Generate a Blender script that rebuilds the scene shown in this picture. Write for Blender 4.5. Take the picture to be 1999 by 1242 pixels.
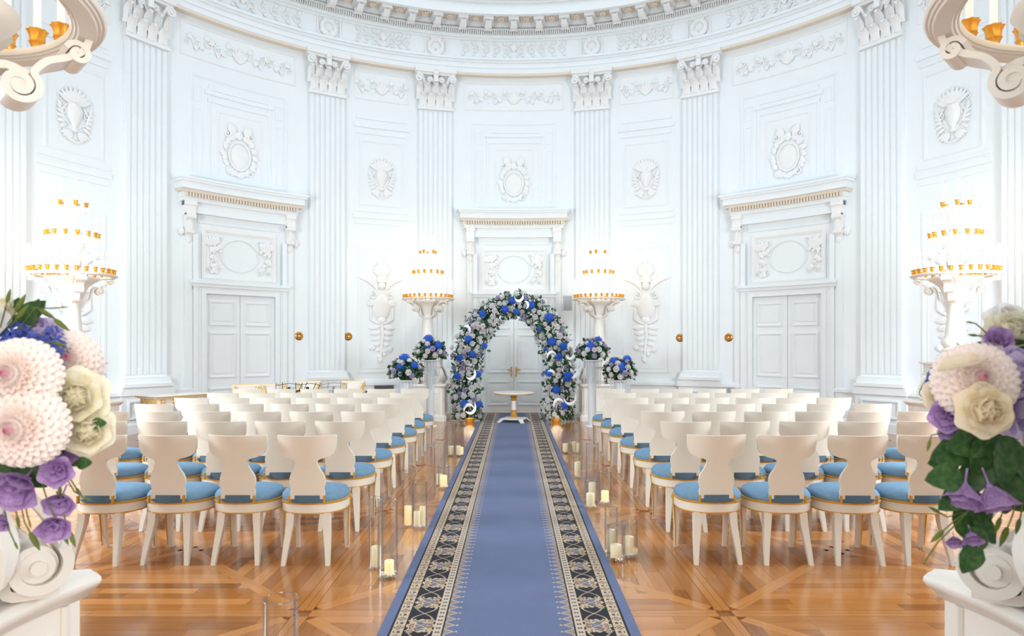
import bpy, math, random
from mathutils import Vector, Matrix
scene = bpy.context.scene
for o in list(bpy.data.objects): bpy.data.objects.remove(o)
col = scene.collection
PI = math.pi
sin, cos = math.sin, math.cos
# ------------------------------------------------------------------ camera, world, lights, exposure
F, VX, VY, H = 1333.0, 1003.0, 677.0, 1.5        # focal length and vanishing point in pixels of a 1999 x 1242 frame
R, CY = 7.6, 8.0                                  # rotunda radius, distance of its centre from the camera
cam = bpy.data.cameras.new('camera'); camo = bpy.data.objects.new('camera', cam); col.objects.link(camo)
camo.location = (0, 0, H); camo.rotation_euler = (PI/2, 0, 0)
cam.sensor_fit = 'HORIZONTAL'; cam.sensor_width = 36; cam.lens = F/1999*36
cam.shift_x = -3.5/1999; cam.shift_y = 56/1999; cam.clip_start = .05
cam.dof.use_dof = True; cam.dof.focus_distance = 6.5; cam.dof.aperture_fstop = 4.5
scene.camera = camo
w = bpy.data.worlds.new('world'); scene.world = w; w.use_nodes = True
bg = w.node_tree.nodes['Background']; bg.inputs[0].default_value = (.80, .90, 1, 1); bg.inputs[1].default_value = 1.0
def area(name, loc, rot, sx, sy, power, color, shape='RECTANGLE'):
    l = bpy.data.lights.new(name, 'AREA'); l.shape = shape; l.size = sx; l.size_y = sy; l.energy = power; l.color = color
    o = bpy.data.objects.new(name, l); col.objects.link(o); o.location = loc; o.rotation_euler = rot
    return o
area('dome_daylight', (0, CY, 12.6), (0, 0, 0), 8.0, 8.0, 160, (.72, .87, 1), 'DISK')
for sx in (-1, 1):                                  # added fill lamps out of view, no windows built; brighten the lower far walls
    d = Vector((-sx*3.2, 14.8, -4.2))-Vector((sx*6.6, 4.9, 2.6))
    area('side_fill', (sx*6.6, 4.9, 2.6), d.to_track_quat('-Z', 'Y').to_euler(), 1.8, 2.6, 440, (.80, .91, 1))
area('warm_rear_fill', (0, -1.5, 2.3), (PI/2, 0, 0), 2.6, 2.4, 165, (1, .91, .82))  # added warm fill behind the camera for chair backs and foreground flowers
vs = scene.view_settings
vs.view_transform = 'Standard'; vs.look = 'None'; vs.gamma = 1; vs.use_curve_mapping = False; vs.exposure = 0.25
# ------------------------------------------------------------------ helpers
def S(r, g, b):
    f = lambda c: c/12.92 if c <= .04045 else ((c+.055)/1.055)**2.4
    return (f(r/255), f(g/255), f(b/255), 1)
def at(px, py, d): return Vector(((px-VX)*d/F, d, H-(py-VY)*d/F))
def mat(name, rgb, rough=.5, metal=0, spec=.5, vary=0.0, vscale=6, bump=0, bscale=60, emit=0, ecol=None, trans=0, sss=0):
    m = bpy.data.materials.new(name); m.use_nodes = True
    nt = m.node_tree; b = nt.nodes['Principled BSDF']
    b.inputs['Base Color'].default_value = rgb; b.inputs['Roughness'].default_value = rough
    b.inputs['Metallic'].default_value = metal; b.inputs['Specular IOR Level'].default_value = spec
    if vary or bump:
        tc = nt.nodes.new('ShaderNodeTexCoord')
    if vary:
        n = nt.nodes.new('ShaderNodeTexNoise'); n.inputs['Scale'].default_value = vscale; n.inputs['Detail'].default_value = 3
        nt.links.new(tc.outputs['Object'], n.inputs['Vector'])
        mr = nt.nodes.new('ShaderNodeMapRange'); mr.inputs['From Min'].default_value = .3; mr.inputs['From Max'].default_value = .7
        mr.inputs['To Min'].default_value = 1-vary; mr.inputs['To Max'].default_value = 1+vary*.5
        nt.links.new(n.outputs['Fac'], mr.inputs['Value'])
        mx = nt.nodes.new('ShaderNodeVectorMath'); mx.operation = 'SCALE'; mx.inputs[0].default_value = rgb[:3]
        nt.links.new(mr.outputs['Result'], mx.inputs['Scale']); nt.links.new(mx.outputs[0], b.inputs['Base Color'])
    if bump:
        n2 = nt.nodes.new('ShaderNodeTexNoise'); n2.inputs['Scale'].default_value = bscale
        nt.links.new(tc.outputs['Object'], n2.inputs['Vector'])
        bp = nt.nodes.new('ShaderNodeBump'); bp.inputs['Strength'].default_value = bump; bp.inputs['Distance'].default_value = .01
        nt.links.new(n2.outputs['Fac'], bp.inputs['Height']); nt.links.new(bp.outputs['Normal'], b.inputs['Normal'])
    if emit:
        b.inputs['Emission Color'].default_value = ecol or rgb; b.inputs['Emission Strength'].default_value = emit
        m.cycles.emission_sampling = 'NONE'
    if sss:
        b.inputs['Subsurface Weight'].default_value = sss; b.inputs['Subsurface Radius'].default_value = (.02, .012, .008)
    return m
class E:                                            # tiny expression-to-Math-node helper
    def __init__(s, nt, sock): s.nt, s.k = nt, sock
    def _o(s, op, b=None, c=None):
        n = s.nt.nodes.new('ShaderNodeMath'); n.operation = op
        for i, x in enumerate((s, b, c)):
            if x is None: continue
            if isinstance(x, E): s.nt.links.new(x.k, n.inputs[i])
            else: n.inputs[i].default_value = x
        return E(s.nt, n.outputs[0])
    def __add__(s, b): return s._o('ADD', b)
    __radd__ = __add__
    def __sub__(s, b): return s._o('SUBTRACT', b)
    def __rsub__(s, b): return s._o('MULTIPLY', -1.0)._o('ADD', b)
    def __mul__(s, b): return s._o('MULTIPLY', b)
    __rmul__ = __mul__
    def __truediv__(s, b): return s._o('DIVIDE', b)
    def gt(s, b): return s._o('GREATER_THAN', b)
    def lt(s, b): return s._o('LESS_THAN', b)
    def abs(s): return s._o('ABSOLUTE')
    def fr(s): return s._o('FRACT')
    def sin(s): return s._o('SINE')
    def cos(s): return s._o('COSINE')
    def sqrt(s): return s._o('SQRT')
    def min(s, b): return s._o('MINIMUM', b)
    def max(s, b): return s._o('MAXIMUM', b)
    def atan2(s, b): return s._o('ARCTAN2', b)
    def btw(s, a, b): return s.gt(a)*s.lt(b)
class MB:                                           # collects shapes, builds ONE mesh
    def __init__(s, xf=None): s.v, s.f, s.xf, s.m = [], [], xf, None
    def p(s, q):
        if s.m is not None: q = s.m @ Vector(q)
        if s.xf: q = s.xf(q)
        s.v.append((q[0], q[1], q[2])); return len(s.v)-1
    def box(s, x0, x1, y0, y1, z0, z1, n=1):
        ids = [[s.p((x0+(x1-x0)*i/n, y, z)) for (y, z) in ((y0, z0), (y1, z0), (y1, z1), (y0, z1))] for i in range(n+1)]
        s.f.append(tuple(ids[0])); s.f.append(tuple(reversed(ids[-1])))
        for i in range(n):
            a, b = ids[i], ids[i+1]
            for k in range(4): s.f.append((a[k], b[k], b[(k+1) % 4], a[(k+1) % 4]))
    def frame(s, u0, u1, z0, z1, t, w0, w1, n=4):
        s.box(u0, u1, w0, w1, z1-t, z1, n); s.box(u0, u1, w0, w1, z0, z0+t, n)
        s.box(u0, u0+t, w0, w1, z0+t, z1-t); s.box(u1-t, u1, w0, w1, z0+t, z1-t)
    def mould(s, u0, u1, z0, z1, t, w, n=4, w0=0):
        s.frame(u0, u1, z0, z1, t, w0, w0+w*.6, n); s.frame(u0+t*.25, u1-t*.25, z0+t*.25, z1-t*.25, t*.45, w0+w*.55, w0+w, n)
    def grid(s, fn, nu, nv, cu=False, cv=False):
        mu, mv = (nu if cu else nu+1), (nv if cv else nv+1)
        ids = [[s.p(fn(i/nu, j/nv)) for j in range(mv)] for i in range(mu)]
        for i in range(nu):
            for j in range(nv):
                a, b = ids[i], ids[(i+1) % mu]
                s.f.append((a[j], b[j], b[(j+1) % mv], a[(j+1) % mv]))
    def tube(s, pts, rad, n=6, flat=1.0, cap=True, up=None):
        pts = [Vector(q) for q in pts]; N = len(pts)
        rad = rad if isinstance(rad, (list, tuple)) else [rad]*N
        rings = []; nr = None
        for i in range(N):
            t = (pts[min(i+1, N-1)]-pts[max(i-1, 0)])
            if t.length < 1e-9: t = Vector((0, 0, 1))
            t.normalize()
            if nr is None:
                nr = Vector(up) if up else (Vector((0, 0, 1)) if abs(t.z) < .9 else Vector((1, 0, 0)))
            nr = (nr-t*nr.dot(t)); nr.normalize(); bn = t.cross(nr)
            rings.append([s.p(pts[i]+nr*(cos(2*PI*k/n+PI/n)*rad[i]*flat)+bn*(sin(2*PI*k/n+PI/n)*rad[i])) for k in range(n)])
        for i in range(N-1):
            for k in range(n): s.f.append((rings[i][k], rings[i][(k+1) % n], rings[i+1][(k+1) % n], rings[i+1][k]))
        if cap: s.f.append(tuple(reversed(rings[0]))); s.f.append(tuple(rings[-1]))
    def lathe(s, prof, n=16, c=(0, 0, 0), rf=None):
        ids = []
        for (r, z) in prof:
            ids.append([s.p((c[0]+cos(2*PI*k/n)*r*(rf(2*PI*k/n) if rf else 1), c[1]+sin(2*PI*k/n)*r*(rf(2*PI*k/n) if rf else 1), c[2]+z)) for k in range(n)])
        for i in range(len(prof)-1):
            for k in range(n): s.f.append((ids[i][k], ids[i][(k+1) % n], ids[i+1][(k+1) % n], ids[i+1][k]))
        if prof[0][0] > 1e-4 and prof[0] != prof[-1]: s.f.append(tuple(reversed(ids[0])))
        if prof[-1][0] > 1e-4 and prof[0] != prof[-1]: s.f.append(tuple(ids[-1]))
    def blob(s, c, r, nu=6, nv=4):
        r = r if isinstance(r, (tuple, list)) else (r, r, r)
        top = s.p((c[0], c[1], c[2]+r[2])); bot = s.p((c[0], c[1], c[2]-r[2]))
        rows = [[s.p((c[0]+r[0]*sin(PI*j/nv)*cos(2*PI*k/nu), c[1]+r[1]*sin(PI*j/nv)*sin(2*PI*k/nu), c[2]+r[2]*cos(PI*j/nv))) for k in range(nu)] for j in range(1, nv)]
        for k in range(nu):
            s.f.append((top, rows[0][k], rows[0][(k+1) % nu])); s.f.append((bot, rows[-1][(k+1) % nu], rows[-1][k]))
            for j in range(len(rows)-1): s.f.append((rows[j][k], rows[j+1][k], rows[j+1][(k+1) % nu], rows[j][(k+1) % nu]))
    def slab(s, top, bot):                          # two matching outlines joined by sides
        a = [s.p(q) for q in top]; b = [s.p(q) for q in bot]; n = len(a)
        s.f.append(tuple(a)); s.f.append(tuple(reversed(b)))
        for k in range(n): s.f.append((a[k], b[k], b[(k+1) % n], a[(k+1) % n]))
    def ribbon(s, path, hw, th, m=None):            # path in the x-z plane, width along y, thickness in plane
        h = hw if isinstance(hw, list) else [hw]*len(path); P = [Vector(q) for q in path]; path, hw = [], []
        for i in range(len(P)-1):                   # smooth through the points
            p0, p1, p2, p3 = P[max(i-1, 0)], P[i], P[i+1], P[min(i+2, len(P)-1)]
            for t in ((0, .5) if len(P) > 12 and i > 5 else (0, .33, .67)):
                path.append(.5*(2*p1+(p2-p0)*t+(2*p0-5*p1+4*p2-p3)*t*t+(3*p1-p0-3*p2+p3)*t**3)); hw.append(h[i]*(1-t)+h[i+1]*t)
        path.append(P[-1]); hw.append(h[-1])
        N = len(path); ids = []
        for i in range(N):
            a = Vector(path[max(i-1, 0)]); b = Vector(path[min(i+1, N-1)]); t = (b-a); t.normalize()
            nx, nz = -t[1]*th/2, t[0]*th/2; x, z = path[i]
            h = hw[i] if isinstance(hw, list) else hw
            q = [(x+nx, -h, z+nz), (x+nx, h, z+nz), (x-nx, h, z-nz), (x-nx, -h, z-nz)]
            ids.append([s.p(m @ Vector(k) if m else k) for k in q])
        s.f.append(tuple(ids[0])); s.f.append(tuple(reversed(ids[-1])))
        for i in range(N-1):
            for k in range(4): s.f.append((ids[i][k], ids[i+1][k], ids[i+1][(k+1) % 4], ids[i][(k+1) % 4]))
    def mesh(s, name, m, smooth=True, ang=38):
        me = bpy.data.meshes.new(name); me.from_pydata(s.v, [], s.f)
        if m: me.materials.append(m)
        if smooth:
            me.polygons.foreach_set('use_smooth', [True]*len(me.polygons))
            try: me.set_sharp_from_angle(angle=math.radians(ang))
            except Exception: pass
        me.update(); return me
    def build(s, name, m, parent=None, smooth=True, loc=(0, 0, 0), ang=38): return inst(name, s.mesh(name, m, smooth, ang), parent, loc)
def inst(name, me, parent=None, loc=(0, 0, 0), rot=None, scale=None, mw=None):
    o = bpy.data.objects.new(name, me); col.objects.link(o)
    if parent: o.parent = parent
    if mw is not None: o.matrix_local = mw
    else:
        o.location = loc
        if rot: o.rotation_euler = rot
        if scale: o.scale = (scale,)*3 if isinstance(scale, (int, float)) else scale
    return o
def tag(o, label=None, cat=None, group=None, kind=None):
    for k, x in (('label', label), ('category', cat), ('group', group), ('kind', kind)):
        if x: o[k] = x
    return o
def empty(name, loc=(0, 0, 0), rz=0, parent=None):
    o = inst(name, None, parent, loc, (0, 0, rz)); o.empty_display_size = .1; return o
kids = {}
def copy_tree(o, parent=None):
    c = o.copy(); col.objects.link(c)
    if parent: c.parent = parent
    for ch in o.children: copy_tree(ch, c)
    return c
def spiral(cx, cz, r0, r1, turns, a0, n=22, sgn=1):
    return [(cx+(r0+(r1-r0)*i/n)*cos(a0+sgn*2*PI*turns*i/n), cz+(r0+(r1-r0)*i/n)*sin(a0+sgn*2*PI*turns*i/n)) for i in range(n+1)]
ORD = ['nearest', 'second', 'third', 'fourth', 'fifth', 'sixth', 'seventh', 'eighth']
# ------------------------------------------------------------------ materials
M = {}
M['wall'] = mat('white_plaster', S(238, 242, 243), .75, vary=.012, vscale=2)
M['relief'] = mat('white_stucco', S(241, 240, 238), .7, vary=.02, vscale=8)
M['soffit'] = mat('beige_shaded_stucco', S(230, 217, 200), .7)  # beige for undersides; shade under the architrave is put into this colour
M['ivory'] = mat('ivory_paint', S(238, 229, 217), .38, vary=.015)
M['chairpaint'] = mat('chair_ivory_paint', S(232, 222, 206), .38, vary=.015)
M['gesso'] = mat('candelabrum_white', S(240, 234, 224), .4, vary=.015)
M['gold'] = mat('gilding', S(232, 166, 62), .34, metal=.55, vary=.12, vscale=40)
M['goldpaint'] = mat('gold_paint', S(214, 158, 62), .4, metal=.35, vary=.1, vscale=30)
M['palegold'] = mat('pale_gilding', S(238, 200, 128), .45, metal=.25, vary=.15, vscale=30)
M['brass'] = mat('old_brass', S(196, 142, 70), .32, metal=.8, vary=.15, vscale=60)
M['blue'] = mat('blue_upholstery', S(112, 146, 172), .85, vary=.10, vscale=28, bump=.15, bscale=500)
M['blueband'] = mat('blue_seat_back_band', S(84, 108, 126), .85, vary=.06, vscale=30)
M['candle'] = mat('white_candle_tube', S(246, 244, 240), .45, emit=.12, ecol=(1, .9, .76, 1))
M['flame'] = mat('candle_bulb', S(255, 240, 210), .3, emit=7, ecol=(1, .86, .62, 1))
M['wax'] = mat('cream_wax', S(246, 232, 196), .5, sss=.2)
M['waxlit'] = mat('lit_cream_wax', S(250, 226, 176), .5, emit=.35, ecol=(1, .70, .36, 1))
M['pebble'] = mat('white_pebble', S(240, 236, 224), .5, vary=.08, vscale=30)
M['black'] = mat('black_metal', S(34, 32, 34), .4)
M['plum'] = mat('dark_plum_desk', S(52, 38, 42), .5)
M['chrome'] = mat('grey_wire', S(150, 152, 158), .3, metal=.7)
M['grey'] = mat('grey_plastic', S(196, 200, 206), .5)
scene.cycles.transparent_max_bounces = 32
def glass_mat(name, tint=(1, 1, 1, 1), rough=.02, cap=.42):
    m = bpy.data.materials.new(name); m.use_nodes = True; nt = m.node_tree; nt.nodes.clear()
    out = nt.nodes.new('ShaderNodeOutputMaterial'); mx = nt.nodes.new('ShaderNodeMixShader')
    tr = nt.nodes.new('ShaderNodeBsdfTransparent'); tr.inputs[0].default_value = tint
    gl = nt.nodes.new('ShaderNodeBsdfGlossy'); gl.inputs['Roughness'].default_value = rough
    fr = nt.nodes.new('ShaderNodeLayerWeight'); fr.inputs[0].default_value = .22
    fk = (E(nt, fr.outputs['Fresnel'])*.55+.01).min(cap); nt.links.new(fk.k, mx.inputs[0]); nt.links.new(tr.outputs[0], mx.inputs[1]); nt.links.new(gl.outputs[0], mx.inputs[2])
    nt.links.new(mx.outputs[0], out.inputs[0]); return m
M['glass'] = glass_mat('clear_glass', (.985, .988, .985, 1))
M['crystal'] = glass_mat('crystal', (.93, .95, .97, 1), .06)
# ------------------------------------------------------------------ floor: parquet of separate planks
def floor_mat():
    m = bpy.data.materials.new('oak_parquet'); m.use_nodes = True; nt = m.node_tree; b = nt.nodes['Principled BSDF']
    uv = nt.nodes.new('ShaderNodeUVMap'); at_ = nt.nodes.new('ShaderNodeAttribute'); at_.attribute_name = 'tint'
    mp = nt.nodes.new('ShaderNodeMapping'); mp.inputs['Scale'].default_value = (1.6, 26, 1)
    nt.links.new(uv.outputs[0], mp.inputs[0])
    n = nt.nodes.new('ShaderNodeTexNoise'); n.inputs['Scale'].default_value = 1.6; n.inputs['Detail'].default_value = 5; n.inputs['Distortion'].default_value = .5
    nt.links.new(mp.outputs[0], n.inputs['Vector'])
    t = E(nt, at_.outputs['Fac'])*.62 + E(nt, n.outputs['Fac'])*.42
    cr = nt.nodes.new('ShaderNodeValToRGB'); e = cr.color_ramp.elements
    e[0].position = .15; e[0].color = S(120, 70, 30); e[1].position = .95; e[1].color = S(204, 140, 80)
    k = e.new(.52); k.color = S(168, 106, 50)
    nt.links.new(t.k, cr.inputs[0]); nt.links.new(cr.outputs[0], b.inputs['Base Color'])
    b.inputs['Roughness'].default_value = .17; b.inputs['Specular IOR Level'].default_value = .5
    b.inputs['Coat Weight'].default_value = .25; b.inputs['Coat Roughness'].default_value = .1
    bp = nt.nodes.new('ShaderNodeBump'); bp.inputs['Strength'].default_value = .06; bp.inputs['Distance'].default_value = .004
    nt.links.new(n.outputs['Fac'], bp.inputs['Height']); nt.links.new(bp.outputs[0], b.inputs['Normal'])
    return m
M['floor'] = floor_mat()
mb = MB(); mb.lathe([(0, -.12), (9.2, -.12), (9.2, -.011), (0, -.011)], 48, (0, CY, 0))
M['subfloor'] = mat('parquet_joint', S(140, 88, 46), .4)
floor = mb.build('floor', M['subfloor'], None, False); floor['kind'] = 'structure'
def clip(poly, a, b, c):                            # keep a*x+b*y <= c
    out = []
    for i in range(len(poly)):
        p, q = poly[i], poly[(i+1) % len(poly)]
        dp, dq = a*p[0]+b*p[1]-c, a*q[0]+b*q[1]-c
        if dp <= 0: out.append(p)
        if dp*dq < 0:
            t = dp/(dp-dq); out.append((p[0]+(q[0]-p[0])*t, p[1]+(q[1]-p[1])*t))
    return out
rnd = random.Random(4)
planks = []                                         # (polygon, direction, tint)
ST, HS = 2.38, 1.19; BW, DW = .045, .04             # tile size, border and diagonal strip half widths
def add_plank(poly, d, tint):
    if len(poly) < 3: return
    A = abs(sum(poly[i][0]*poly[(i+1) % len(poly)][1]-poly[(i+1) % len(poly)][0]*poly[i][1] for i in range(len(poly))))/2
    if A < .0002: return
    cx = sum(p[0] for p in poly)/len(poly); cy = sum(p[1] for p in poly)/len(poly)
    if (cx*cx+(cy-CY)**2)**.5 > 7.9: return
    if cy < 1.2 and abs(cx) > 1: return
    planks.append((poly, d, tint, cx, cy))
for ix in range(-4, 5):
    for iy in range(-2, 5):
        cx, cy = ix*ST, 5.03+iy*ST
        if (cx*cx+(cy-CY)**2)**.5 > 9.4: continue
        for k in range(4):                          # four triangles, planks parallel to the tile edge
            ca, sa = [(1, 0), (0, 1), (-1, 0), (0, -1)][k]
            P = lambda x, y: (cx+ca*x-sa*y, cy+sa*x+ca*y)
            y0 = 0.0; row = 0; base = rnd.uniform(-.06, .06)
            while y0 < HS-BW-.01:
                y1 = min(y0+.088, HS-BW)
                cuts = [-HS]; x = -HS+rnd.uniform(.3, .8)
                while x < HS: cuts.append(x); x += rnd.uniform(.55, 1.1)
                cuts.append(HS)
                for j in range(len(cuts)-1):
                    g = .0006
                    poly = [(cuts[j]+g, y0+g), (cuts[j+1]-g, y0+g), (cuts[j+1]-g, y1-g), (cuts[j]+g, y1-g)]
                    c = -DW*1.414
                    poly = clip(poly, 1, -1, c); poly = clip(poly, -1, -1, c) if poly else poly
                    if poly: add_plank([P(*q) for q in poly], (ca, sa), min(1, max(0, .5+base+rnd.gauss(0, .20))))
                y0 = y1
        for k in range(4):                          # diagonal strips from centre to corner, edge strips
            a = PI/4+k*PI/2; d = (cos(a), sin(a)); n = (-d[1], d[0])
            for (l0, l1) in ((.07, .84), (.8424, 1.575)):
                q = [(cx+d[0]*l+n[0]*s*(DW-.0006), cy+d[1]*l+n[1]*s*(DW-.0006)) for l, s in ((l0, -1), (l1, -1), (l1, 1), (l0, 1))]
                add_plank(q, d, .86)
            a = k*PI/2; d = (-sin(a), cos(a)); n = (cos(a), sin(a))
            for (l0, l1) in ((-HS+BW, -.001), (.001, HS-BW)):
                q = [(cx+n[0]*r+d[0]*l, cy+n[1]*r+d[1]*l) for l, r in ((l0, HS-BW+.001), (l1, HS-BW+.001), (l1, HS-.001), (l0, HS-.001))]
                add_plank(q, d, .72)
        q = [(cx+x, cy+y) for x, y in ((.1, 0), (0, .1), (-.1, 0), (0, -.1))]; add_plank(q, (1, 0), .5)
def plank_mesh(lst, name):
    v, f, tint, uvs = [], [], [], []
    for (poly, d, t, cx, cy) in lst:
        n = len(poly); b = len(v); off = (t*37.3 % 9, (cx*3.1+cy*1.7) % 7)
        for (x, y) in poly: v.append((x, y, 0))
        for (x, y) in poly: v.append((x, y, -.0105))
        faces = [tuple(range(b, b+n))]+[(b+i, b+n+i, b+n+(i+1) % n, b+(i+1) % n) for i in range(n)]
        for fc in faces:
            f.append(fc); tint.append(t)
            for i in fc: uvs += [v[i][0]*d[0]+v[i][1]*d[1]+off[0], -v[i][0]*d[1]+v[i][1]*d[0]+off[1]]
    me = bpy.data.meshes.new(name); me.from_pydata(v, [], f); me.materials.append(M['floor'])
    me.attributes.new('tint', 'FLOAT', 'FACE').data.foreach_set('value', tint)
    me.uv_layers.new(name='UVMap').data.foreach_set('uv', uvs); me.update(); return me
def vis(p):
    x, y = p[3], p[4]
    if y < 3.3 or abs(x) > .76*y: return 99
    if abs(x) < .75: return 50+y
    return y
planks.sort(key=vis)
for p in planks[:290]: inst('plank', plank_mesh([p], 'plank'), floor)
o = inst('parquet', plank_mesh(planks[290:], 'parquet'), floor); o['kind'] = 'stuff'
# ------------------------------------------------------------------ carpet runner
def carpet_mat(xl, xr):
    m = bpy.data.materials.new('runner_weave'); m.use_nodes = True; nt = m.node_tree; b = nt.nodes['Principled BSDF']
    tc = nt.nodes.new('ShaderNodeTexCoord'); sp = nt.nodes.new('ShaderNodeSeparateXYZ'); nt.links.new(tc.outputs['Object'], sp.inputs[0])
    X, Y = E(nt, sp.outputs[0]), E(nt, sp.outputs[1])
    s = (X-xl).min(xr-X)
    fields = []
    def mix(fac, a, c):
        n = nt.nodes.new('ShaderNodeMix'); n.data_type = 'RGBA'
        nt.links.new(fac.k, n.inputs[0])
        for i, q in ((6, a), (7, c)):
            if isinstance(q, tuple): n.inputs[i].default_value = q
            else: nt.links.new(q, n.inputs[i])
        return n.outputs[2]
    P = .663
    blue, navy, beige, sand, greyb = S(92, 103, 136), S(14, 17, 32), S(188, 166, 138), S(154, 134, 114), S(100, 106, 134)
    c = blue
    # pointed fringe
    tri = ((Y/.083).fr()*2-1).abs()
    z = (s-.338)
    pt = z.gt(0)*z.lt(tri*.062); c2 = mix(pt, c, S(136, 122, 120))
    pt2 = ((z-tri*.058).abs()).lt(.006)*z.gt(0); c2 = mix(pt2, c2, beige)
    dot = (z-.072).abs().lt(.006)*(tri.gt(.80)); c2 = mix(dot, c2, beige)
    # bands
    c2 = mix(s.btw(.059, .343), c2, navy)
    b1 = s.btw(.071, .131); c2 = mix(b1, c2, beige)
    ty = ((Y/.115).fr()-.5)*.115; sx = s-.101
    fl = (ty*ty+sx*sx).sqrt(); fa = ty.atan2(sx)
    c2 = mix((fl-(.019+(fa*4).cos()*.005)).abs().lt(.0036), c2, S(84, 72, 78)); c2 = mix(fl.lt(.007), c2, S(84, 80, 110))
    ty2 = ((Y/.115).fr()*2-1).abs()
    c2 = mix(ty2.gt(.78)*sx.abs().lt(.02)*((sx*220).sin().gt(-.2)), c2, S(70, 66, 84))
    # wide navy band with medallions
    band = s.btw(.137, .291)
    for (ph, r0, core) in ((0.0, .070, S(176, 130, 84)), (.5, .061, greyb)):
        ty = ((Y/P+ph).fr()-.5)*P; sx = s-.214
        rr = (ty*ty+sx*sx).sqrt(); aa = ty.atan2(sx)
        outer = rr.lt(r0*1.12+(aa*8).cos()*.010)
        c2 = mix(outer*band, c2, beige)
        c2 = mix((rr-(r0*.82+(aa*8+1.5).cos()*.007)).abs().lt(.0042)*band, c2, navy)
        c2 = mix(rr.lt(r0*.52)*band, c2, core if ph else beige)
        c2 = mix((rr-r0*.36).abs().lt(.0035)*band, c2, S(120, 84, 60) if not ph else navy)
    ty = ((Y/P*2).fr()-.5)*P/2                      # blossoms, buds and vines between medallions
    for (ox, oy, r0, pet, cc) in ((.047, .105, .026, 5, beige), (-.05, .10, .022, 6, beige), (0, .148, .030, 3, greyb), (.05, .15, .017, 5, sand), (-.046, .152, .018, 4, beige)):
        sx = s-(.214+ox); t2 = ty.abs()-oy
        rr = (t2*t2+sx*sx).sqrt(); aa = t2.atan2(sx)
        c2 = mix(rr.lt(r0+(aa*pet).cos()*r0*.3)*band, c2, cc)
        c2 = mix((rr-r0*.45).abs().lt(.0035)*band, c2, S(110, 80, 66))
    vine = (s-.214-(Y*(2*PI/P*2)).sin()*.052).abs().lt(.006)*band; c2 = mix(vine, c2, sand)
    vine = (s-.214+(Y*(2*PI/P*2)).sin()*.06).abs().lt(.0045)*band; c2 = mix(vine, c2, beige)
    # narrow inner band
    c2 = mix(s.btw(.289, .334), c2, S(190, 172, 150))
    ty = ((Y/.052).fr()-.5).abs(); sx = (s-.3115).abs()
    c2 = mix(ty.lt(.22)*sx.btw(.004, .012), c2, S(76, 70, 84)); c2 = mix(ty.lt(.09)*sx.lt(.007), c2, S(76, 70, 84))
    # end border across
    n = nt.nodes.new('ShaderNodeTexNoise'); n.inputs['Scale'].default_value = 260; nt.links.new(tc.outputs['Object'], n.inputs['Vector'])
    n2 = nt.nodes.new('ShaderNodeTexNoise'); n2.inputs['Scale'].default_value = 3; nt.links.new(tc.outputs['Object'], n2.inputs['Vector'])
    k = E(nt, n.outputs['Fac'])*.5+E(nt, n2.outputs['Fac'])*.25+.63
    sc = nt.nodes.new('ShaderNodeVectorMath'); sc.operation = 'SCALE'; nt.links.new(c2, sc.inputs[0]); nt.links.new(k.k, sc.inputs['Scale'])
    nt.links.new(sc.outputs[0], b.inputs['Base Color']); b.inputs['Roughness'].default_value = .92; b.inputs['Specular IOR Level'].default_value = .12
    b.inputs['Sheen Weight'].default_value = .08
    bp = nt.nodes.new('ShaderNodeBump'); bp.inputs['Strength'].default_value = .25; bp.inputs['Distance'].default_value = .004
    nt.links.new(n.outputs['Fac'], bp.inputs['Height']); nt.links.new(bp.outputs[0], b.inputs['Normal'])
    return m
XL, XR = -.712, .662
mb = MB()
def prof(i):
    return [(XL, 0.0012), (XL+.004, .010), (XR-.004, .010), (XR, .0012)][i]
ys = [.55+i*.6 for i in range(25)]+[15.36]
ids = [[mb.p((x, y, z)) for (x, z) in (prof(0), prof(1), prof(2), prof(3))] for y in ys]
for i in range(len(ys)-1):
    for k in range(4): mb.f.append((ids[i][k], ids[i+1][k], ids[i+1][(k+1) % 4], ids[i][(k+1) % 4]))
mb.f.append(tuple(ids[0])); mb.f.append(tuple(reversed(ids[-1])))
tag(mb.build('carpet_runner', carpet_mat(XL, XR), None, False), 'long blue aisle carpet with patterned navy and beige borders', 'carpet')
# ------------------------------------------------------------------ walls of the rotunda
def WX(q): a = q[0]/R; r = R-q[1]; return (r*sin(a), r*cos(a)-R, q[2])
def WS(q): return WX((q[0], q[1]*.5 if q[1] > 0 else q[1], q[2]))
def wpos(deg): a = math.radians(deg); return (R*sin(a), CY+R*cos(a), 0)
def shell(name, d0, d1, z0, z1, t=.25):
    n = max(2, int(abs(d1-d0)/1.5)); mb = MB(); ids = []
    for i in range(n+1):
        a = math.radians(d0+(d1-d0)*i/n)
        ids.append([mb.p((r*sin(a), CY+r*cos(a), z)) for r, z in ((R, z0), (R+t, z0), (R+t, z1), (R, z1))])
    mb.f.append(tuple(ids[0])); mb.f.append(tuple(reversed(ids[-1])))
    for i in range(n):
        for k in range(4): mb.f.append((ids[i][k], ids[i+1][k], ids[i+1][(k+1) % 4], ids[i][(k+1) % 4]))
    o = mb.build(name, M['wall']); o['kind'] = 'structure'; return o
wall_back = shell('wall_back', -58.5, 58.5, -.1, 9.05)
wall_left = shell('wall_left', -174, -58.5, -.1, 9.05)
wall_right = shell('wall_right', 174, 58.5, -.1, 9.05)
o = shell('wall_front', 174, 186, 3.2, 9.05)
def wall_of(d): return wall_back if abs(d) <= 58 else (wall_left if d < 0 else wall_right)
def place(name, me, deg, parent, z=0): 
    p = wpos(deg); return inst(name, me, parent, (p[0], p[1], z), (0, 0, -math.radians(deg)))
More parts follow.
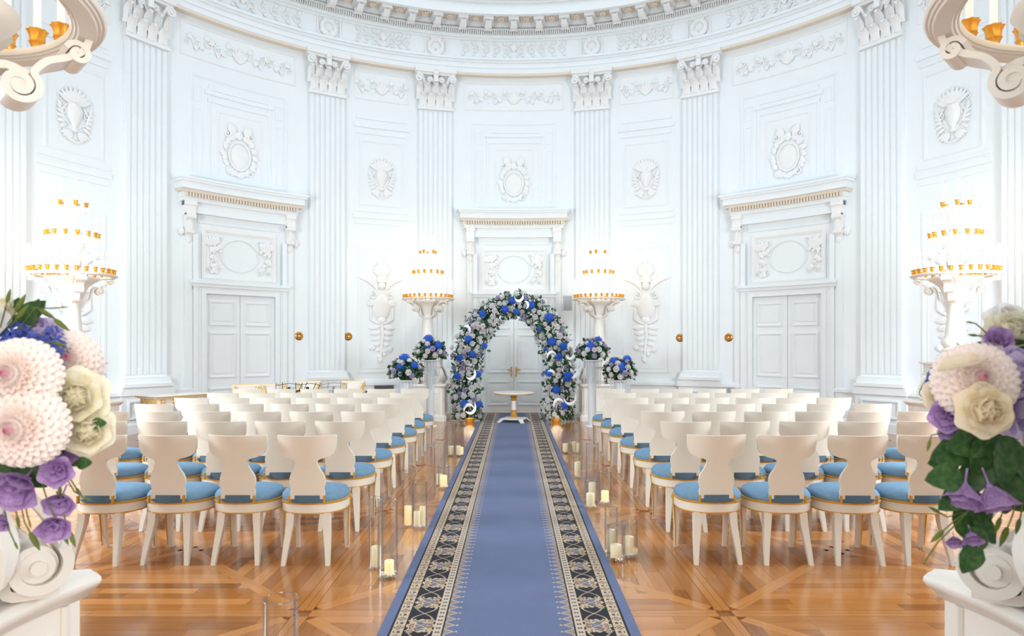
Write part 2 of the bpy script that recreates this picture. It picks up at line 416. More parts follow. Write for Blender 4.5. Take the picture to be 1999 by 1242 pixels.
def leafpts(mb, u0, z0, h, hw, w0=.07, out=.15, n=6):
    T = [(0, 0, 1), (.012, .35, 1), (.03, .7, .95), (.6*out, .93, .85), (.9*out, 1.0, .7), (1.05*out, .93, .5), (.95*out, .84, .3)]
    def fn(i, j):
        k = i*6; a = int(min(5, k)); t = k-a
        q = [T[a][m]*(1-t)+T[a+1][m]*t for m in range(3)]; s = j*2-1
        return (u0+s*hw*q[2]*(1+.10*cos(i*18)), w0+q[0]+.028*(1-abs(s)), z0+h*q[1])
    mb.grid(fn, 6, 4)
# pilaster meshes
mb = MB(WX)
mb.box(-.38, .38, -.02, .06, .92, 6.86, 4)
for k in range(7): 
    u = -.33+k*.11; mb.box(u-.036, u+.036, .05, .082, 1.02, 6.78, 1)
shaft_me = mb.mesh('shaft', M['wall'])
mb = MB(WX)
mb.box(-.46, .46, -.02, .10, 0, .70, 4); mb.box(-.49, .49, -.02, .13, .0, .16, 4); mb.box(-.49, .49, -.02, .14, .66, .74, 4)
mb.mould(-.36, .36, .24, .58, .05, .03, 3, .10)
mb.box(-.47, .47, -.02, .14, .74, .80, 4); mb.box(-.45, .45, -.02, .17, .80, .86, 4); mb.box(-.42, .42, -.02, .13, .86, .92, 4); mb.box(-.41, .41, -.02, .12, .92, .97, 4)
base_me = mb.mesh('base', M['wall'])
mb = MB(WX)
mb.box(-.37, .37, -.02, .075, 6.84, 7.58, 4); mb.box(-.40, .40, -.02, .12, 6.80, 6.86, 4)
for u in (-.285, -.095, .095, .285): leafpts(mb, u, 6.87, .27, .088, .085, .13)
for u in (-.36, -.19, 0, .19, .36): leafpts(mb, u, 7.02, .33, .07, .08, .16)
for sg in (-1, 1):
    for (uc, r0, wv) in ((.375, .085, .20), (.13, .055, .13)):
        pts = [(sg*(uc-.16), .10, 7.22), (sg*(uc-.13), .12, 7.34)]
        sp = spiral(uc, 7.455, r0, r0*.18, 1.4, PI*.75, 18, -1)
        pts += [(sg*x, wv, z) for x, z in sp]
        mb.tube(pts, [.02]*2+[.032-.012*i/len(sp) for i in range(len(sp))], 6)
    mb.tube([(sg*.375, .10, 7.455), (sg*.375, .24, 7.455)], .03, 6)
mb.blob((0, .2, 7.60), (.075, .06, .075), 8, 5); mb.box(-.05, .05, .1, .22, 7.40, 7.58)
mb.box(-.44, .44, -.02, .17, 7.56, 7.62, 4); mb.box(-.47, .47, -.02, .21, 7.61, 7.70, 4)
cap_me = mb.mesh('capital', M['relief'])
for d in (-76.5, -58.5, -31.5, -13.5, 13.5, 31.5, 58.5, 76.5):
    p = wpos(d); pl = empty('pilaster', p, -math.radians(d), wall_of(d))
    inst('shaft', shaft_me, pl); inst('base', base_me, pl); inst('capital', cap_me, pl)
# relief helpers (local u, w, z)
def scroll(mb, u, z, r, sg, tilt=0, rad=.016, w=.03, turns=1.35):
    sp = spiral(0, 0, r, r*.15, turns, PI*.5+tilt, 16, sg)
    mb.tube([(u+x, w, z+y) for x, y in sp], [rad*(1-.5*i/16) for i in range(17)], 5)
def leafblob(mb, u, z, l, a, w=.025, wd=.35):
    ca, sa = cos(a), sin(a); n = 4
    mb.tube([(u+ca*l*t/n, w+.018*sin(PI*t/n), z+sa*l*t/n) for t in range(n+1)], [l*wd*k for k in (.25, .85, 1, .7, .1)], 6, .35, up=(0, 1, 0))
def acanthus(mb, u, z, l, a, rng, w=.03):
    for k in range(3):
        leafblob(mb, u, z, l*(1-.2*k), a+(k-1)*.5+rng.uniform(-.15, .15), w)
def vine_relief(mb, u0, u1, z0, z1, seed, dens=1.0):
    rng = random.Random(seed); n = int(dens*(u1-u0)*(z1-z0)*60)
    for i in range(n):
        u, z = rng.uniform(u0, u1), rng.uniform(z0, z1)
        if rng.random() < .35: scroll(mb, u, z, rng.uniform(.03, .07), rng.choice((-1, 1)), rng.uniform(0, 6), .012)
        else: acanthus(mb, u, z, rng.uniform(.06, .13), rng.uniform(0, 6.28), rng)
# frieze relief between capitals
def frieze_panel(hw, seed):
    mb = MB(WS); z = 7.2; rng = random.Random(seed)
    for k in range(5): leafblob(mb, 0, z-.16, .30-.03*abs(k-2), PI/2+(k-2)*.35, .03, .18)
    for sg in (-1, 1):
        A = lambda t: t if sg > 0 else PI-t
        k = .20; up = 1
        while k < hw-.04:
            scroll(mb, sg*k, z+.02*up, .10, sg*up, 0, .014); scroll(mb, sg*(k+.10), z-.07*up, .055, -sg*up, 0, .011)
            for q in range(4): leafblob(mb, sg*(k-.03+.03*q), z+.07*up, .10+.02*(q % 2), A(up*(PI/2-.5+.35*q)), .025, .24)
            for q in range(4): leafblob(mb, sg*(k+.10), z-.03*up, .11, A(-up*(.1+.5*q)), .025, .22)
            for q in range(2): mb.blob((sg*(k+rng.uniform(-.06, .12)), .03, z+rng.uniform(-.15, .15)), .018, 6, 4)
            k += .21; up = -up
        scroll(mb, sg*(hw-.02), z-.05, .06, -sg, 0, .012)
    mb.mould(-hw-.12, hw+.12, 6.88, 7.52, .04, .025, 5)
    return mb.mesh('frieze_panel', M['relief'])
fa, fb = frieze_panel(1.02, 1), frieze_panel(.48, 2)
for d in (-67.5, -22.5, 22.5, 67.5): place('frieze_panel', fb, d, wall_of(d))
for d in (-45, 0, 45): place('frieze_panel', fa, d, wall_of(d))
# upper overdoor wall panel and cartouche
mb = MB(WS)
mb.mould(-.97, .97, 4.68, 6.62, .07, .03, 6); mb.frame(-.62, .62, 4.72, 6.42, .05, 0, .025, 4)
mb.box(-.68, .68, 0, .05, 6.28, 6.36, 5); mb.box(-.62, .62, 0, .035, 6.14, 6.20, 5); mb.box(-.60, .60, 0, .03, 6.42, 6.47, 5)
for sg in (-1, 1):
    mb.frame(sg*.80-.08, sg*.80+.08, 4.78, 5.98, .03, 0, .02, 1); mb.frame(sg*.80-.08, sg*.80+.08, 6.10, 6.40, .03, 0, .02, 1)
up_me = mb.mesh('panel_moulding', M['wall'])
def cartouche(seed):
    mb = MB(WS); rng = random.Random(seed)
    oval = [(.21*cos(2*PI*i/24), .03, 5.22+.27*sin(2*PI*i/24)) for i in range(25)]
    mb.tube(oval, .022, 6); mb.blob((0, .0, 5.22), (.18, .035, .24), 10, 6)
    for i in range(20):
        a = 2*PI*i/20; acanthus(mb, .25*cos(a), 5.24+.33*sin(a), .14, a+rng.uniform(-.6, .6), rng, .03)
    for sg in (-1, 1):
        scroll(mb, sg*.24, 5.62, .08, sg, 0, .022, .05); scroll(mb, sg*.2, 4.9, .07, -sg, 0, .02, .05); leafblob(mb, sg*.1, 5.62, .24, PI/2-sg*.5, .05)
    mb.blob((0, .05, 5.62), (.07, .05, .09), 8, 5)
    mb.frame(-.44, .44, 4.72, 6.02, .035, 0, .02, 3)
    return mb.mesh('cartouche', M['relief'])
ca_me = cartouche(5)
for d in (-45, 0, 45):
    place('panel_moulding', up_me, d, wall_of(d)); place('cartouche', ca_me, d, wall_of(d))
# narrow bays: lower trophy panel, upper panel with figure relief
mb = MB(WS)
mb.mould(-.53, .53, .92, 3.72, .07, .03, 4); mb.frame(-.43, .43, 1.02, 3.62, .02, 0, .012, 3)
mb.box(-.62, .62, 0, .05, 4.30, 4.38, 4); mb.box(-.58, .58, 0, .03, 4.18, 4.23, 4); mb.box(-.60, .60, 0, .035, 4.44, 4.50, 4)
mb.mould(-.50, .50, 4.58, 6.02, .06, .03, 4)
mb.box(-.62, .62, 0, .05, 6.28, 6.36, 4); mb.box(-.56, .56, 0, .035, 6.14, 6.20, 4); mb.box(-.56, .56, 0, .03, 6.46, 6.52, 4)
nb_me = mb.mesh('panel_moulding', M['wall'])
def trophy(seed):
    mb = MB(WS); rng = random.Random(seed)
    for i in range(9):                               # plume
        leafblob(mb, 0, 3.06, .34-.03*abs(i-4), PI/2+(i-4)*.27, .035, .22)
    mb.blob((0, .03, 2.99), (.11, .07, .10), 8, 6); mb.blob((0, .03, 2.84), (.09, .09, .10), 8, 6); mb.box(-.12, .12, 0, .10, 2.915, 2.95)
    for k in range(3): mb.box(-.045+.04*k, -.03+.04*k, .06, .125, 2.78, 2.84)
    for sg in (-1, 1):
        for k in range(6): leafblob(mb, sg*(.10+.03*k), 2.74+.05*k, .32, PI/2-sg*(.35+.22*k), .03, .16)
        scroll(mb, sg*.19, 2.62, .09, sg, 0, .024, .04); leafblob(mb, sg*.12, 2.50, .22, PI/2-sg*2.0, .03)
        mb.tube([(sg*.25, .03, 2.35), (sg*.24, .04, 2.1), (sg*.10, .05, 2.02), (0, .05, 2.0)], [.02, .03, .03, .02], 6)
        for k in range(5): leafblob(mb, sg*.03, 1.95-.13*k, .27-.035*k, (PI/2-sg*1.75) if sg > 0 else PI/2+1.75, .03, .22)
        acanthus(mb, sg*.16, 1.5, .14, PI/2-sg*2.4, rng)
    mb.blob((0, .02, 2.36), (.20, .09, .30), 10, 6); mb.blob((0, .05, 2.08), (.10, .06, .08), 8, 5)
    mb.tube([(0, .03, 2.0), (.02, .04, 1.7), (-.02, .04, 1.45), (0, .03, 1.18)], [.04, .03, .03, .012], 6)
    for k in range(5): leafblob(mb, rng.uniform(-.06, .06), 1.25+.07*k, .12, -PI/2+rng.uniform(-.7, .7), .03)
    return mb.mesh('trophy_relief', M['relief'])
def figure_relief(seed):
    mb = MB(WS); rng = random.Random(seed)
    mb.lathe([(.02, 4.92), (.07, 4.94), (.03, 5.0), (.09, 5.1), (.13, 5.2), (.14, 5.27), (.10, 5.33), (.12, 5.36), (.02, 5.37)], 10, (0, .02, 0))
    for k in range(9):
        a = PI/2+(k-4)*.26
        leafblob(mb, .03*(k-4)*-.5, 5.36, .30-.012*abs(k-4), a, .04, .15); leafblob(mb, 0, 5.40, .19, a+.13, .055, .16)
    for sg in (-1, 1):
        A = lambda t: t if sg > 0 else PI-t
        scroll(mb, sg*.19, 5.22, .055, sg, 0, .014, .05); scroll(mb, sg*.24, 5.42, .045, -sg, 0, .012, .04); scroll(mb, sg*.15, 4.90, .05, -sg, 0, .012, .04)
        for k in range(6): leafblob(mb, sg*(.13+.02*k), 5.02+.05*k, .15-.008*k, A(-.5+.3*k), .04, .22)
        for k in range(4): leafblob(mb, sg*.05, 4.92, .20-.02*k, A(-.25-.32*k), .04, .2)
        mb.tube([(sg*.14, .04, 5.34), (sg*.22, .06, 5.22), (sg*.18, .06, 5.08), (sg*.08, .05, 5.02)], [.012, .016, .016, .01], 6)
    mb.tube([(-.12, .05, 4.80), (0, .07, 4.76), (.12, .05, 4.80)], .018, 6)
    return mb.mesh('figure_relief', M['relief'])
tr_me, fg_me = trophy(3), figure_relief(8)
for d in (-67.5, -22.5, 22.5, 67.5):
    place('panel_moulding', nb_me, d, wall_of(d)); place('trophy_relief', tr_me, d, wall_of(d)); place('figure_relief', fg_me, d, wall_of(d))
# dado rail
def ring(mb, d0, d1, w0, w1, z0, z1, step=1.5):
    n = max(1, int((d1-d0)/step)); ids = []
    for i in range(n+1):
        a = math.radians(d0+(d1-d0)*i/n)
        ids.append([mb.p(((R-q)*sin(a), CY+(R-q)*cos(a), z)) for q, z in ((w0, z0), (w1, z0), (w1, z1), (w0, z1))])
    mb.f.append(tuple(ids[0])); mb.f.append(tuple(reversed(ids[-1])))
    for i in range(n):
        for k in range(4): mb.f.append((ids[i][k], ids[i+1][k], ids[i+1][(k+1) % 4], ids[i][(k+1) % 4]))
mb = MB()
for (a, b) in ((-105, -51.5), (-38.5, -6.2), (6.2, 38.5), (51.5, 105)):
    ring(mb, a, b, -.02, .05, 0, .16); ring(mb, a, b, -.02, .03, .16, .66); ring(mb, a, b, -.02, .075, .66, .72); ring(mb, a, b, -.02, .05, .72, .76)
o = mb.build('baseboard_back', M['wall']); o['kind'] = 'structure'
# entablature
mb = MB()
for (w1, z0, z1) in ((.15, 7.68, 7.79), (.17, 7.79, 7.90), (.20, 7.90, 7.97), (.24, 7.95, 8.0), (.15, 8.0, 8.42), (.18, 8.40, 8.44), (.23, 8.44, 8.50), (.22, 8.50, 8.60), (.30, 8.60, 8.66)):
    ring(mb, -105, 105, -.02, w1, z0, z1)
tr1 = mb.build('trim_1', M['wall']); tr1['kind'] = 'structure'
mb = MB(); 
for (a, b) in ((-105, -79.9), (-73.1, -61.9), (-55.1, -34.9), (-28.1, -16.9), (-10.1, 10.1), (16.9, 28.1), (34.9, 55.1), (61.9, 73.1), (79.9, 105)):
    ring(mb, a, b, -.02, .145, 7.63, 7.682)
mb.build('architrave_soffit', M['soffit'], tr1)
mb = MB()                                            # running scroll frieze, one mesh per bay
def frieze(hw, n, center):
    mb = MB(WX); z = 8.21; rng = random.Random(n)
    for sg in (-1, 1):
        for k in range(n):
            u = sg*(.17+(hw-.17)*k/(n-.5)); f = .105
            scroll(mb, u, z, f, sg*(1 if k % 2 == 0 else 1), PI*.1, .02, .165, 1.3)
            leafblob(mb, u, z+.1, .1, PI/2-sg*.9, .165); leafblob(mb, u, z-.1, .09, -PI/2+sg*.9, .165)
    if center:
        mb.tube([(.13*cos(PI+PI*i/10), .17, z-.02+.16*sin(PI+PI*i/10)) for i in range(11)], .022, 5); leafblob(mb, 0, z-.05, .22, PI/2, .17)
    return mb.mesh('frieze_scroll', M['relief'])
f1, f2 = frieze(1.25, 5, True), frieze(.62, 3, True)
for d in (-45, 0, 45): place('frieze_scroll', f1, d, tr1)
for d in (-67.5, -22.5, 22.5, 67.5): place('frieze_scroll', f2, d, tr1)
mb = MB(WX)
for i in range(18):
    a = 2*PI*i/18; leafblob(mb, .13*cos(a), 8.20+.14*sin(a), .1, a+1.2, .17, .4)
mb.tube([(.13*cos(2*PI*i/16), .17, 8.20+.14*sin(2*PI*i/16)) for i in range(17)], .03, 5); mb.box(-.26, -.23, .13, .18, 8.0, 8.42); mb.box(.23, .26, .13, .18, 8.0, 8.42)
for sg in (-1, 1): leafblob(mb, 0, 8.06, .2, PI/2-sg*1.2, .17); leafblob(mb, 0, 8.34, .14, PI/2-sg*1.2, .17)
wr_me = mb.mesh('wreath', M['relief'])
for d in (-76.5, -58.5, -31.5, -13.5, 13.5, 31.5, 58.5, 76.5): place('wreath', wr_me, d, tr1)
mb = MB()
for i in range(-200, 201): 
    d = i*.375; ring(mb, d-.11, d+.11, .21, .275, 8.515, 8.595, 9)
o = mb.build('dentil_course', M['relief'], tr1); o['kind'] = 'stuff'
mb = MB()
ring(mb, -105, 105, -.02, .30, 8.62, 8.83); ring(mb, -105, 105, .64, .73, 8.74, 8.96); ring(mb, -105, 105, .6, .79, 8.96, 9.0); ring(mb, -105, 105, -.02, .85, 9.0, 9.08)
tr2 = mb.build('trim_2', M['wall']); tr2['kind'] = 'structure'
mb = MB(); ring(mb, -105, 105, .24, .70, 8.79, 8.83); mb.build('corona_soffit', M['soffit'], tr2)
mb = MB(WX)
mb.box(-.115, .115, .28, .63, 8.68, 8.80, 1); mb.box(-.135, .135, .28, .655, 8.755, 8.80, 1)
leafpts(mb, 0, 8.56, .14, .09, .30, .12); mb.grid(lambda i, j: ((j*2-1)*.09*(1-.3*i), .32+.30*i, 8.60-.05*sin(PI*i)+.06*i+.02*(1-abs(j*2-1))*-1), 5, 4)
mod_me = mb.mesh('modillion', M['relief'])
mb = MB(WX)
mb.frame(-.155, .155, .30, .62, .03, 8.77, 8.80, 1)
mb2 = MB(WX)
mb2.box(-.15, .15, .31, .63, 8.772, 8.795, 1)
for k in range(8):
    a = 2*PI*k/8; mb2.tube([(.02*cos(a), .47+.02*sin(a), 8.765), (.06*cos(a), .47+.06*sin(a), 8.75), (.095*cos(a), .47+.095*sin(a), 8.765)], [.01, .03, .008], 5)
mb2.blob((0, .47, 8.755), .025, 6, 4)
ros_me = mb2.mesh('coffer_rosette', M['soffit'])
for i in range(-14, 15):
    d = i*4.5; place('modillion', mod_me, d, tr2)
for i in range(-14, 14): place('coffer_rosette', ros_me, i*4.5+2.25, tr2)
# dome
mb = MB(); pr = [(6.76, 9.06), (6.74, 9.3), (6.6, 9.7), (6.3, 10.5), (5.8, 11.3), (5.0, 12.1), (4.15, 12.7)]
pr2 = [(r+.2, z+.12) for r, z in reversed(pr)]
mb.lathe(pr+pr2+[pr[0]], 64, (0, CY, 0))
o = mb.build('ceiling', M['wall']); o['kind'] = 'structure'
mb = MB(); ring(mb, 105, 255, -.02, .85, 9.0, 9.08); o = mb.build('trim_4', M['wall']); o['kind'] = 'structure'
# ------------------------------------------------------------------ doors
def leaf_mesh(sg, hw, top):
    mb = MB(WX); u0, u1 = (0.004, hw) if sg > 0 else (-hw, -.004)
    mb.box(u0, u1, .0, .03, 0, top, 4)
    return mb.mesh('door_leaf', M['wall'])
def panel_mesh(u0, u1, z0, z1):
    mb = MB(WX); mb.mould(u0, u1, z0, z1, .045, .022, 2, .03); mb.box(u0+.09, u1-.09, .03, .042, z0+.09, z1-.09, 2)
    return mb.mesh('door_panel', M['wall'])
def dentil_hood():
    mb = MB(WX)
    mb.box(-1.08, 1.08, 0, .10, 3.98, 4.06, 8); mb.box(-1.10, 1.10, 0, .08, 4.06, 4.20, 8); mb.box(-1.14, 1.14, 0, .13, 4.18, 4.24, 8)
    mb.box(-1.16, 1.16, 0, .15, 4.24, 4.33, 8)
    mb.box(-1.24, 1.24, 0, .28, 4.38, 4.50, 8); mb.box(-1.28, 1.28, 0, .32, 4.50, 4.545, 8); mb.box(-1.31, 1.31, 0, .35, 4.545, 4.58, 8)
    return mb.mesh('hood_cornice', M['wall'])
def hood_dentils():
    mb = MB(WX)
    mb.box(-1.22, 1.22, .02, .20, 4.33, 4.382, 8)
    for i in range(-19, 20): mb.box(i*.058-.019, i*.058+.019, .1, .20, 4.255, 4.335)
    return mb.mesh('hood_dentils', M['soffit'])
def console():
    mb = MB(WX)
    for sg in (-1, 1):
        u = sg*1.0
        mb.box(u-.09, u+.09, 0, .14, 3.92, 4.2, 1); mb.box(u-.1, u+.1, 0, .17, 4.1, 4.18, 1); mb.box(u-.075, u+.075, 0, .10, 3.62, 3.92, 1)
        mb.tube([(u-.09, .11, 3.9), (u+.09, .11, 3.9)], .06, 8); mb.tube([(u-.08, .08, 3.62), (u+.08, .08, 3.62)], .045, 8); leafblob(mb, u, 3.58, .2, -PI/2, .04, .3)
        mb.box(u-.03, u+.03, .1, .125, 3.64, 3.88); mb.blob((u+sg*.13, .03, 3.62), (.06, .04, .08), 7, 5)
    return mb.mesh('console', M['relief'])
def overdoor(seed):
    mb = MB(WS); rng = random.Random(seed)
    mb.mould(-.74, .74, 2.78, 3.76, .09, .06, 5)
    mb.tube([(.37*cos(2*PI*i/28), .03, 3.27+.31*sin(2*PI*i/28)) for i in range(29)], .014, 5)
    for sg in (-1, 1):
        for i in range(16): acanthus(mb, sg*rng.uniform(.40, .60), rng.uniform(2.95, 3.6), rng.uniform(.07, .13), rng.uniform(0, 6.3), rng, .03)
        for (x, z, r) in ((.50, 3.5, .075), (.52, 3.3, .07), (.5, 3.1, .06), (.38, 3.56, .06), (.40, 2.98, .06)): scroll(mb, sg*x, z, r, sg, r*50, .018, .035)
        for k in range(4): leafblob(mb, sg*(.5+.03*k), 3.42, .2, PI/2-sg*(.1+.25*k), .035, .2)
        mb.blob((sg*.54, .035, 3.2), (.06, .04, .05), 7, 5)
        for k in range(4): mb.box(sg*.60-.02*k-.006, sg*.60-.02*k+.006, .02, .05, 2.93, 3.0)
    return mb.mesh('overdoor_relief', M['relief'])
def casing():
    mb = MB(WX)
    for sg in (-1, 1):
        a, b = sorted((sg*.69, sg*.93)); mb.box(a, b, 0, .07, 0, 2.62, 2); a, b = sorted((sg*.69, sg*.78)); mb.box(a, b, .06, .10, 0, 2.56, 1)
        a, b = sorted((sg*.84, sg*.93)); mb.box(a, b, .06, .09, 0, 3.6, 1)
        mb.box(sg*1.0-.07, sg*1.0+.07, 0, .05, 0, 3.62, 1)
    mb.box(-.93, .93, 0, .07, 2.56, 2.72, 6); mb.box(-.69, .69, .06, .10, 2.50, 2.56, 6); mb.box(-.98, .98, 0, .16, 2.68, 2.74, 6); mb.box(-.95, .95, 0, .12, 2.62, 2.68, 6)
    mb.mould(-.82, .82, 3.82, 4.0, .03, .02, 5)
    return mb.mesh('casing', M['wall'])
cs_me, ho_me, hd_me, co_me, ov_me = casing(), dentil_hood(), hood_dentils(), console(), overdoor(11)
lf_me = {sg: leaf_mesh(sg, .69, 2.50) for sg in (-1, 1)}
pn_me = {}
for sg in (-1, 1):
    u0, u1 = (.09, .61) if sg > 0 else (-.61, -.09)
    pn_me[sg] = [panel_mesh(u0, u1, *z) for z in ((.16, .72), (.90, 1.78), (1.90, 2.38))]
def hmesh():
    mb = MB()
    mb.tube([(0, 0, 0), (0, -.05, 0)], .022, 8); mb.tube([(0, -.05, 0), (.07, -.06, .01), (.11, -.055, 0)], [.014, .012, .01], 6)
    return mb.mesh('door_handle', M['goldpaint'])
mb = MB(); mb.box(-.016, .016, -.012, 0, -.10, .08); mb.blob((0, -.008, .085), (.018, .01, .02), 8, 4); mb.blob((0, -.008, -.105), (.018, .01, .02), 8, 4)
mb.tube([(0, -.01, .04), (0, -.05, .04)], .012, 7); mb.tube([(0, -.05, .04), (.045, -.055, .045), (.10, -.05, .035)], [.012, .010, .012], 7)
hd2 = mb.mesh('door_handle', M['goldpaint'])
for i, d in enumerate((0, -45, 45)):
    p = wpos(d); dr = empty('door_%d' % (i+1), p, -math.radians(d)); dr['kind'] = 'structure'
    inst('casing', cs_me, dr); inst('hood_cornice', ho_me, dr); inst('hood_dentils', hd_me, dr); inst('console', co_me, dr); inst('overdoor_relief', ov_me, dr)
    for sg in (-1, 1):
        lf = inst('door_leaf', lf_me[sg], dr)
        for me in pn_me[sg]: inst('door_panel', me, lf)
        if d == 0:
            h = inst('door_handle', hd2, lf, (sg*.055, -.03, .94)); h.scale = (sg, 1, 1)
mb = MB(WX); mb.box(-.9, .9, 0, .30, 0, .022, 6)
M['sill'] = mat('grey_brown_sill', S(150, 132, 118), .5)
place('door_sill', mb.mesh('door_sill', M['sill']), 0, bpy.data.objects['door_1'])
# entrance jamb beside the camera
mb = MB(); mb.box(.722, 1.1, .28, .95, 0, 3.2); mb.box(.76, 1.0, .95, .985, 0, 3.2)
o = mb.build('trim_3', M['ivory'], None, False); o['kind'] = 'structure'
# ------------------------------------------------------------------ chairs
def quadsec(mb, pts, sz, tw=None):                   # square-section leg through points
    ids = []
    for (p, s) in zip(pts, sz):
        sx, sy = s; ids.append([mb.p((p[0]+a*sx, p[1]+b*sy, p[2])) for a, b in ((-1, -1), (1, -1), (1, 1), (-1, 1))])
    mb.f.append(tuple(reversed(ids[0]))); mb.f.append(tuple(ids[-1]))
    for i in range(len(ids)-1):
        for k in range(4): mb.f.append((ids[i][k], ids[i][(k+1) % 4], ids[i+1][(k+1) % 4], ids[i+1][k]))
def seat_outline(g=0.0, n=28):
    pts = []
    for i in range(n):
        a = 2*PI*i/n; c, s_ = cos(a), sin(a)
        ex = .62 if s_ > 0 else .92
        x = (.234+g)*math.copysign(abs(c)**ex, c)*(1.0 if s_ > 0 else 1.0); y = .245+(.215+g)*math.copysign(abs(s_)**ex, s_)
        pts.append((x, y))
    return pts
def stack(mb, layers):                               # layers: (grow, z)
    ids = [[mb.p((x, y, z)) for x, y in seat_outline(g)] for g, z in layers]; n = len(ids[0])
    for i in range(len(ids)-1):
        for k in range(n): mb.f.append((ids[i][k], ids[i][(k+1) % n], ids[i+1][(k+1) % n], ids[i+1][k]))
    mb.f.append(tuple(reversed(ids[0]))); mb.f.append(tuple(ids[-1]))
def make_chair():
    root = empty('dining_chair')
    mb = MB(); stack(mb, [(-.016, .345), (-.006, .348), (-.006, .408), (-.016, .41)]); mb.build('seat_rail', M['chairpaint'], root)
    mb = MB(); stack(mb, [(-.014, .404), (.0, .408), (.001, .418), (-.008, .424)]); stack(mb, [(-.014, .338), (-.003, .341), (-.003, .349), (-.014, .351)])
    for sg in (-1, 1):
        mb.box(sg*.121-.005, sg*.121+.005, .008, .03, .42, .474)
    mb.build('gilt_trim', M['goldpaint'], root)
    mb = MB(); stack(mb, [(-.010, .42), (-.004, .432), (-.006, .455), (-.022, .478), (-.06, .494), (-.12, .505), (-.19, .508)]); mb.build('cushion', M['blue'], root)
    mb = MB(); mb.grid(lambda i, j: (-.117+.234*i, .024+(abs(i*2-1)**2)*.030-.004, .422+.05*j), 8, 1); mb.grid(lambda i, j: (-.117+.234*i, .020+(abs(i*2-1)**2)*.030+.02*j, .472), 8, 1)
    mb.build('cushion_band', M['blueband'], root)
    # vase-shaped splat back
    prof_ = [(.446, .118), (.47, .118), (.50, .119), (.515, .113), (.53, .116), (.56, .123), (.59, .122), (.62, .112), (.65, .094), (.68, .080), (.70, .074), (.715, .077), (.728, .098), (.738, .140), (.750, .168), (.768, .187), (.795, .198), (.84, .202), (.886, .204), (.892, .200)]
    mb = MB(); th = .011; ids = []
    nx = 10
    for (z, hw) in prof_:
        t = (z-.446)/.446; y0 = .048-.075*t*t-.02*t; kx = 2.0*t
        row = []
        for j in range(nx+1):
            x = hw*(j/nx*2-1); row.append((x, y0+kx*x*x, z-.0))
        ids.append(row)
    A = [[mb.p((x, y-th, z)) for x, y, z in r] for r in ids]; B = [[mb.p((x, y+th, z)) for x, y, z in r] for r in ids]
    for i in range(len(ids)-1):
        for j in range(nx):
            mb.f.append((A[i][j], A[i][j+1], A[i+1][j+1], A[i+1][j])); mb.f.append((B[i][j+1], B[i][j], B[i+1][j], B[i+1][j+1]))
        mb.f.append((A[i][0], A[i+1][0], B[i+1][0], B[i][0])); mb.f.append((A[i][nx], B[i][nx], B[i+1][nx], A[i+1][nx]))
    for j in range(nx):
        mb.f.append((A[0][j], B[0][j], B[0][j+1], A[0][j+1])); mb.f.append((A[-1][j], A[-1][j+1], B[-1][j+1], B[-1][j]))
    mb.build('backrest', M['chairpaint'], root)
    for sg in (-1, 1):
        mb = MB(); quadsec(mb, [(sg*.152, .0, 0), (sg*.146, .022, .08), (sg*.136, .052, .18), (sg*.126, .075, .27), (sg*.122, .085, .345)], [(.014, .014), (.017, .018), (.021, .023), (.025, .027), (.027, .03)])
        mb.build('leg', M['chairpaint'], root, ang=30)
        mb = MB(); quadsec(mb, [(sg*.182, .435, 0), (sg*.183, .424, .06), (sg*.185, .412, .16), (sg*.187, .408, .26), (sg*.188, .410, .35)], [(.013, .014), (.015, .016), (.017, .018), (.019, .02), (.021, .022)])
        lg = mb.build('leg', M['chairpaint'], root, ang=30)
        mb = MB(); mb.tube([(sg*.197, .404, .02), (sg*.2, .39, .16), (sg*.206, .386, .28), (sg*.212, .39, .35), (sg*.21, .395, .41)], [.004, .005, .006, .009, .012], 5)
        mb.blob((sg*.212, .40, .385), (.014, .016, .026), 6, 5); mb.build('gilt_leaf', M['goldpaint'], lg)
    return root
chair0 = make_chair(); first = True
rowd = [4.69+.857*k for k in range(7)]
counts = {-1: (4, 5, 6, 6, 6, 6, 6), 1: (4, 5, 6, 6, 6, 6, 6)}
colw = ['beside aisle', 'second from aisle', 'third from aisle', 'fourth from aisle', 'fifth from aisle', 'sixth from aisle']
jit = random.Random(7)
for sg, side in ((-1, 'left'), (1, 'right')):
    for r, d in enumerate(rowd):
        for c in range(counts[sg][r]):
            if first: o, first = chair0, False
            else: o = copy_tree(chair0)
            o.location = (sg*(1.405+.484*c)+(-.02 if sg < 0 else 0)+jit.uniform(-.004, .004), d+jit.uniform(-.015, .015), 0); o.rotation_euler = (0, 0, jit.uniform(-.025, .025))
            rw = 'row nearest camera' if r == 0 else ('row nearest arch' if r == 6 else ORD[r]+' row from camera')
            tag(o, 'ivory chair %s of carpet, %s, %s' % (side, rw, colw[c]), 'chair', 'ivory chairs %s of the carpet' % side)
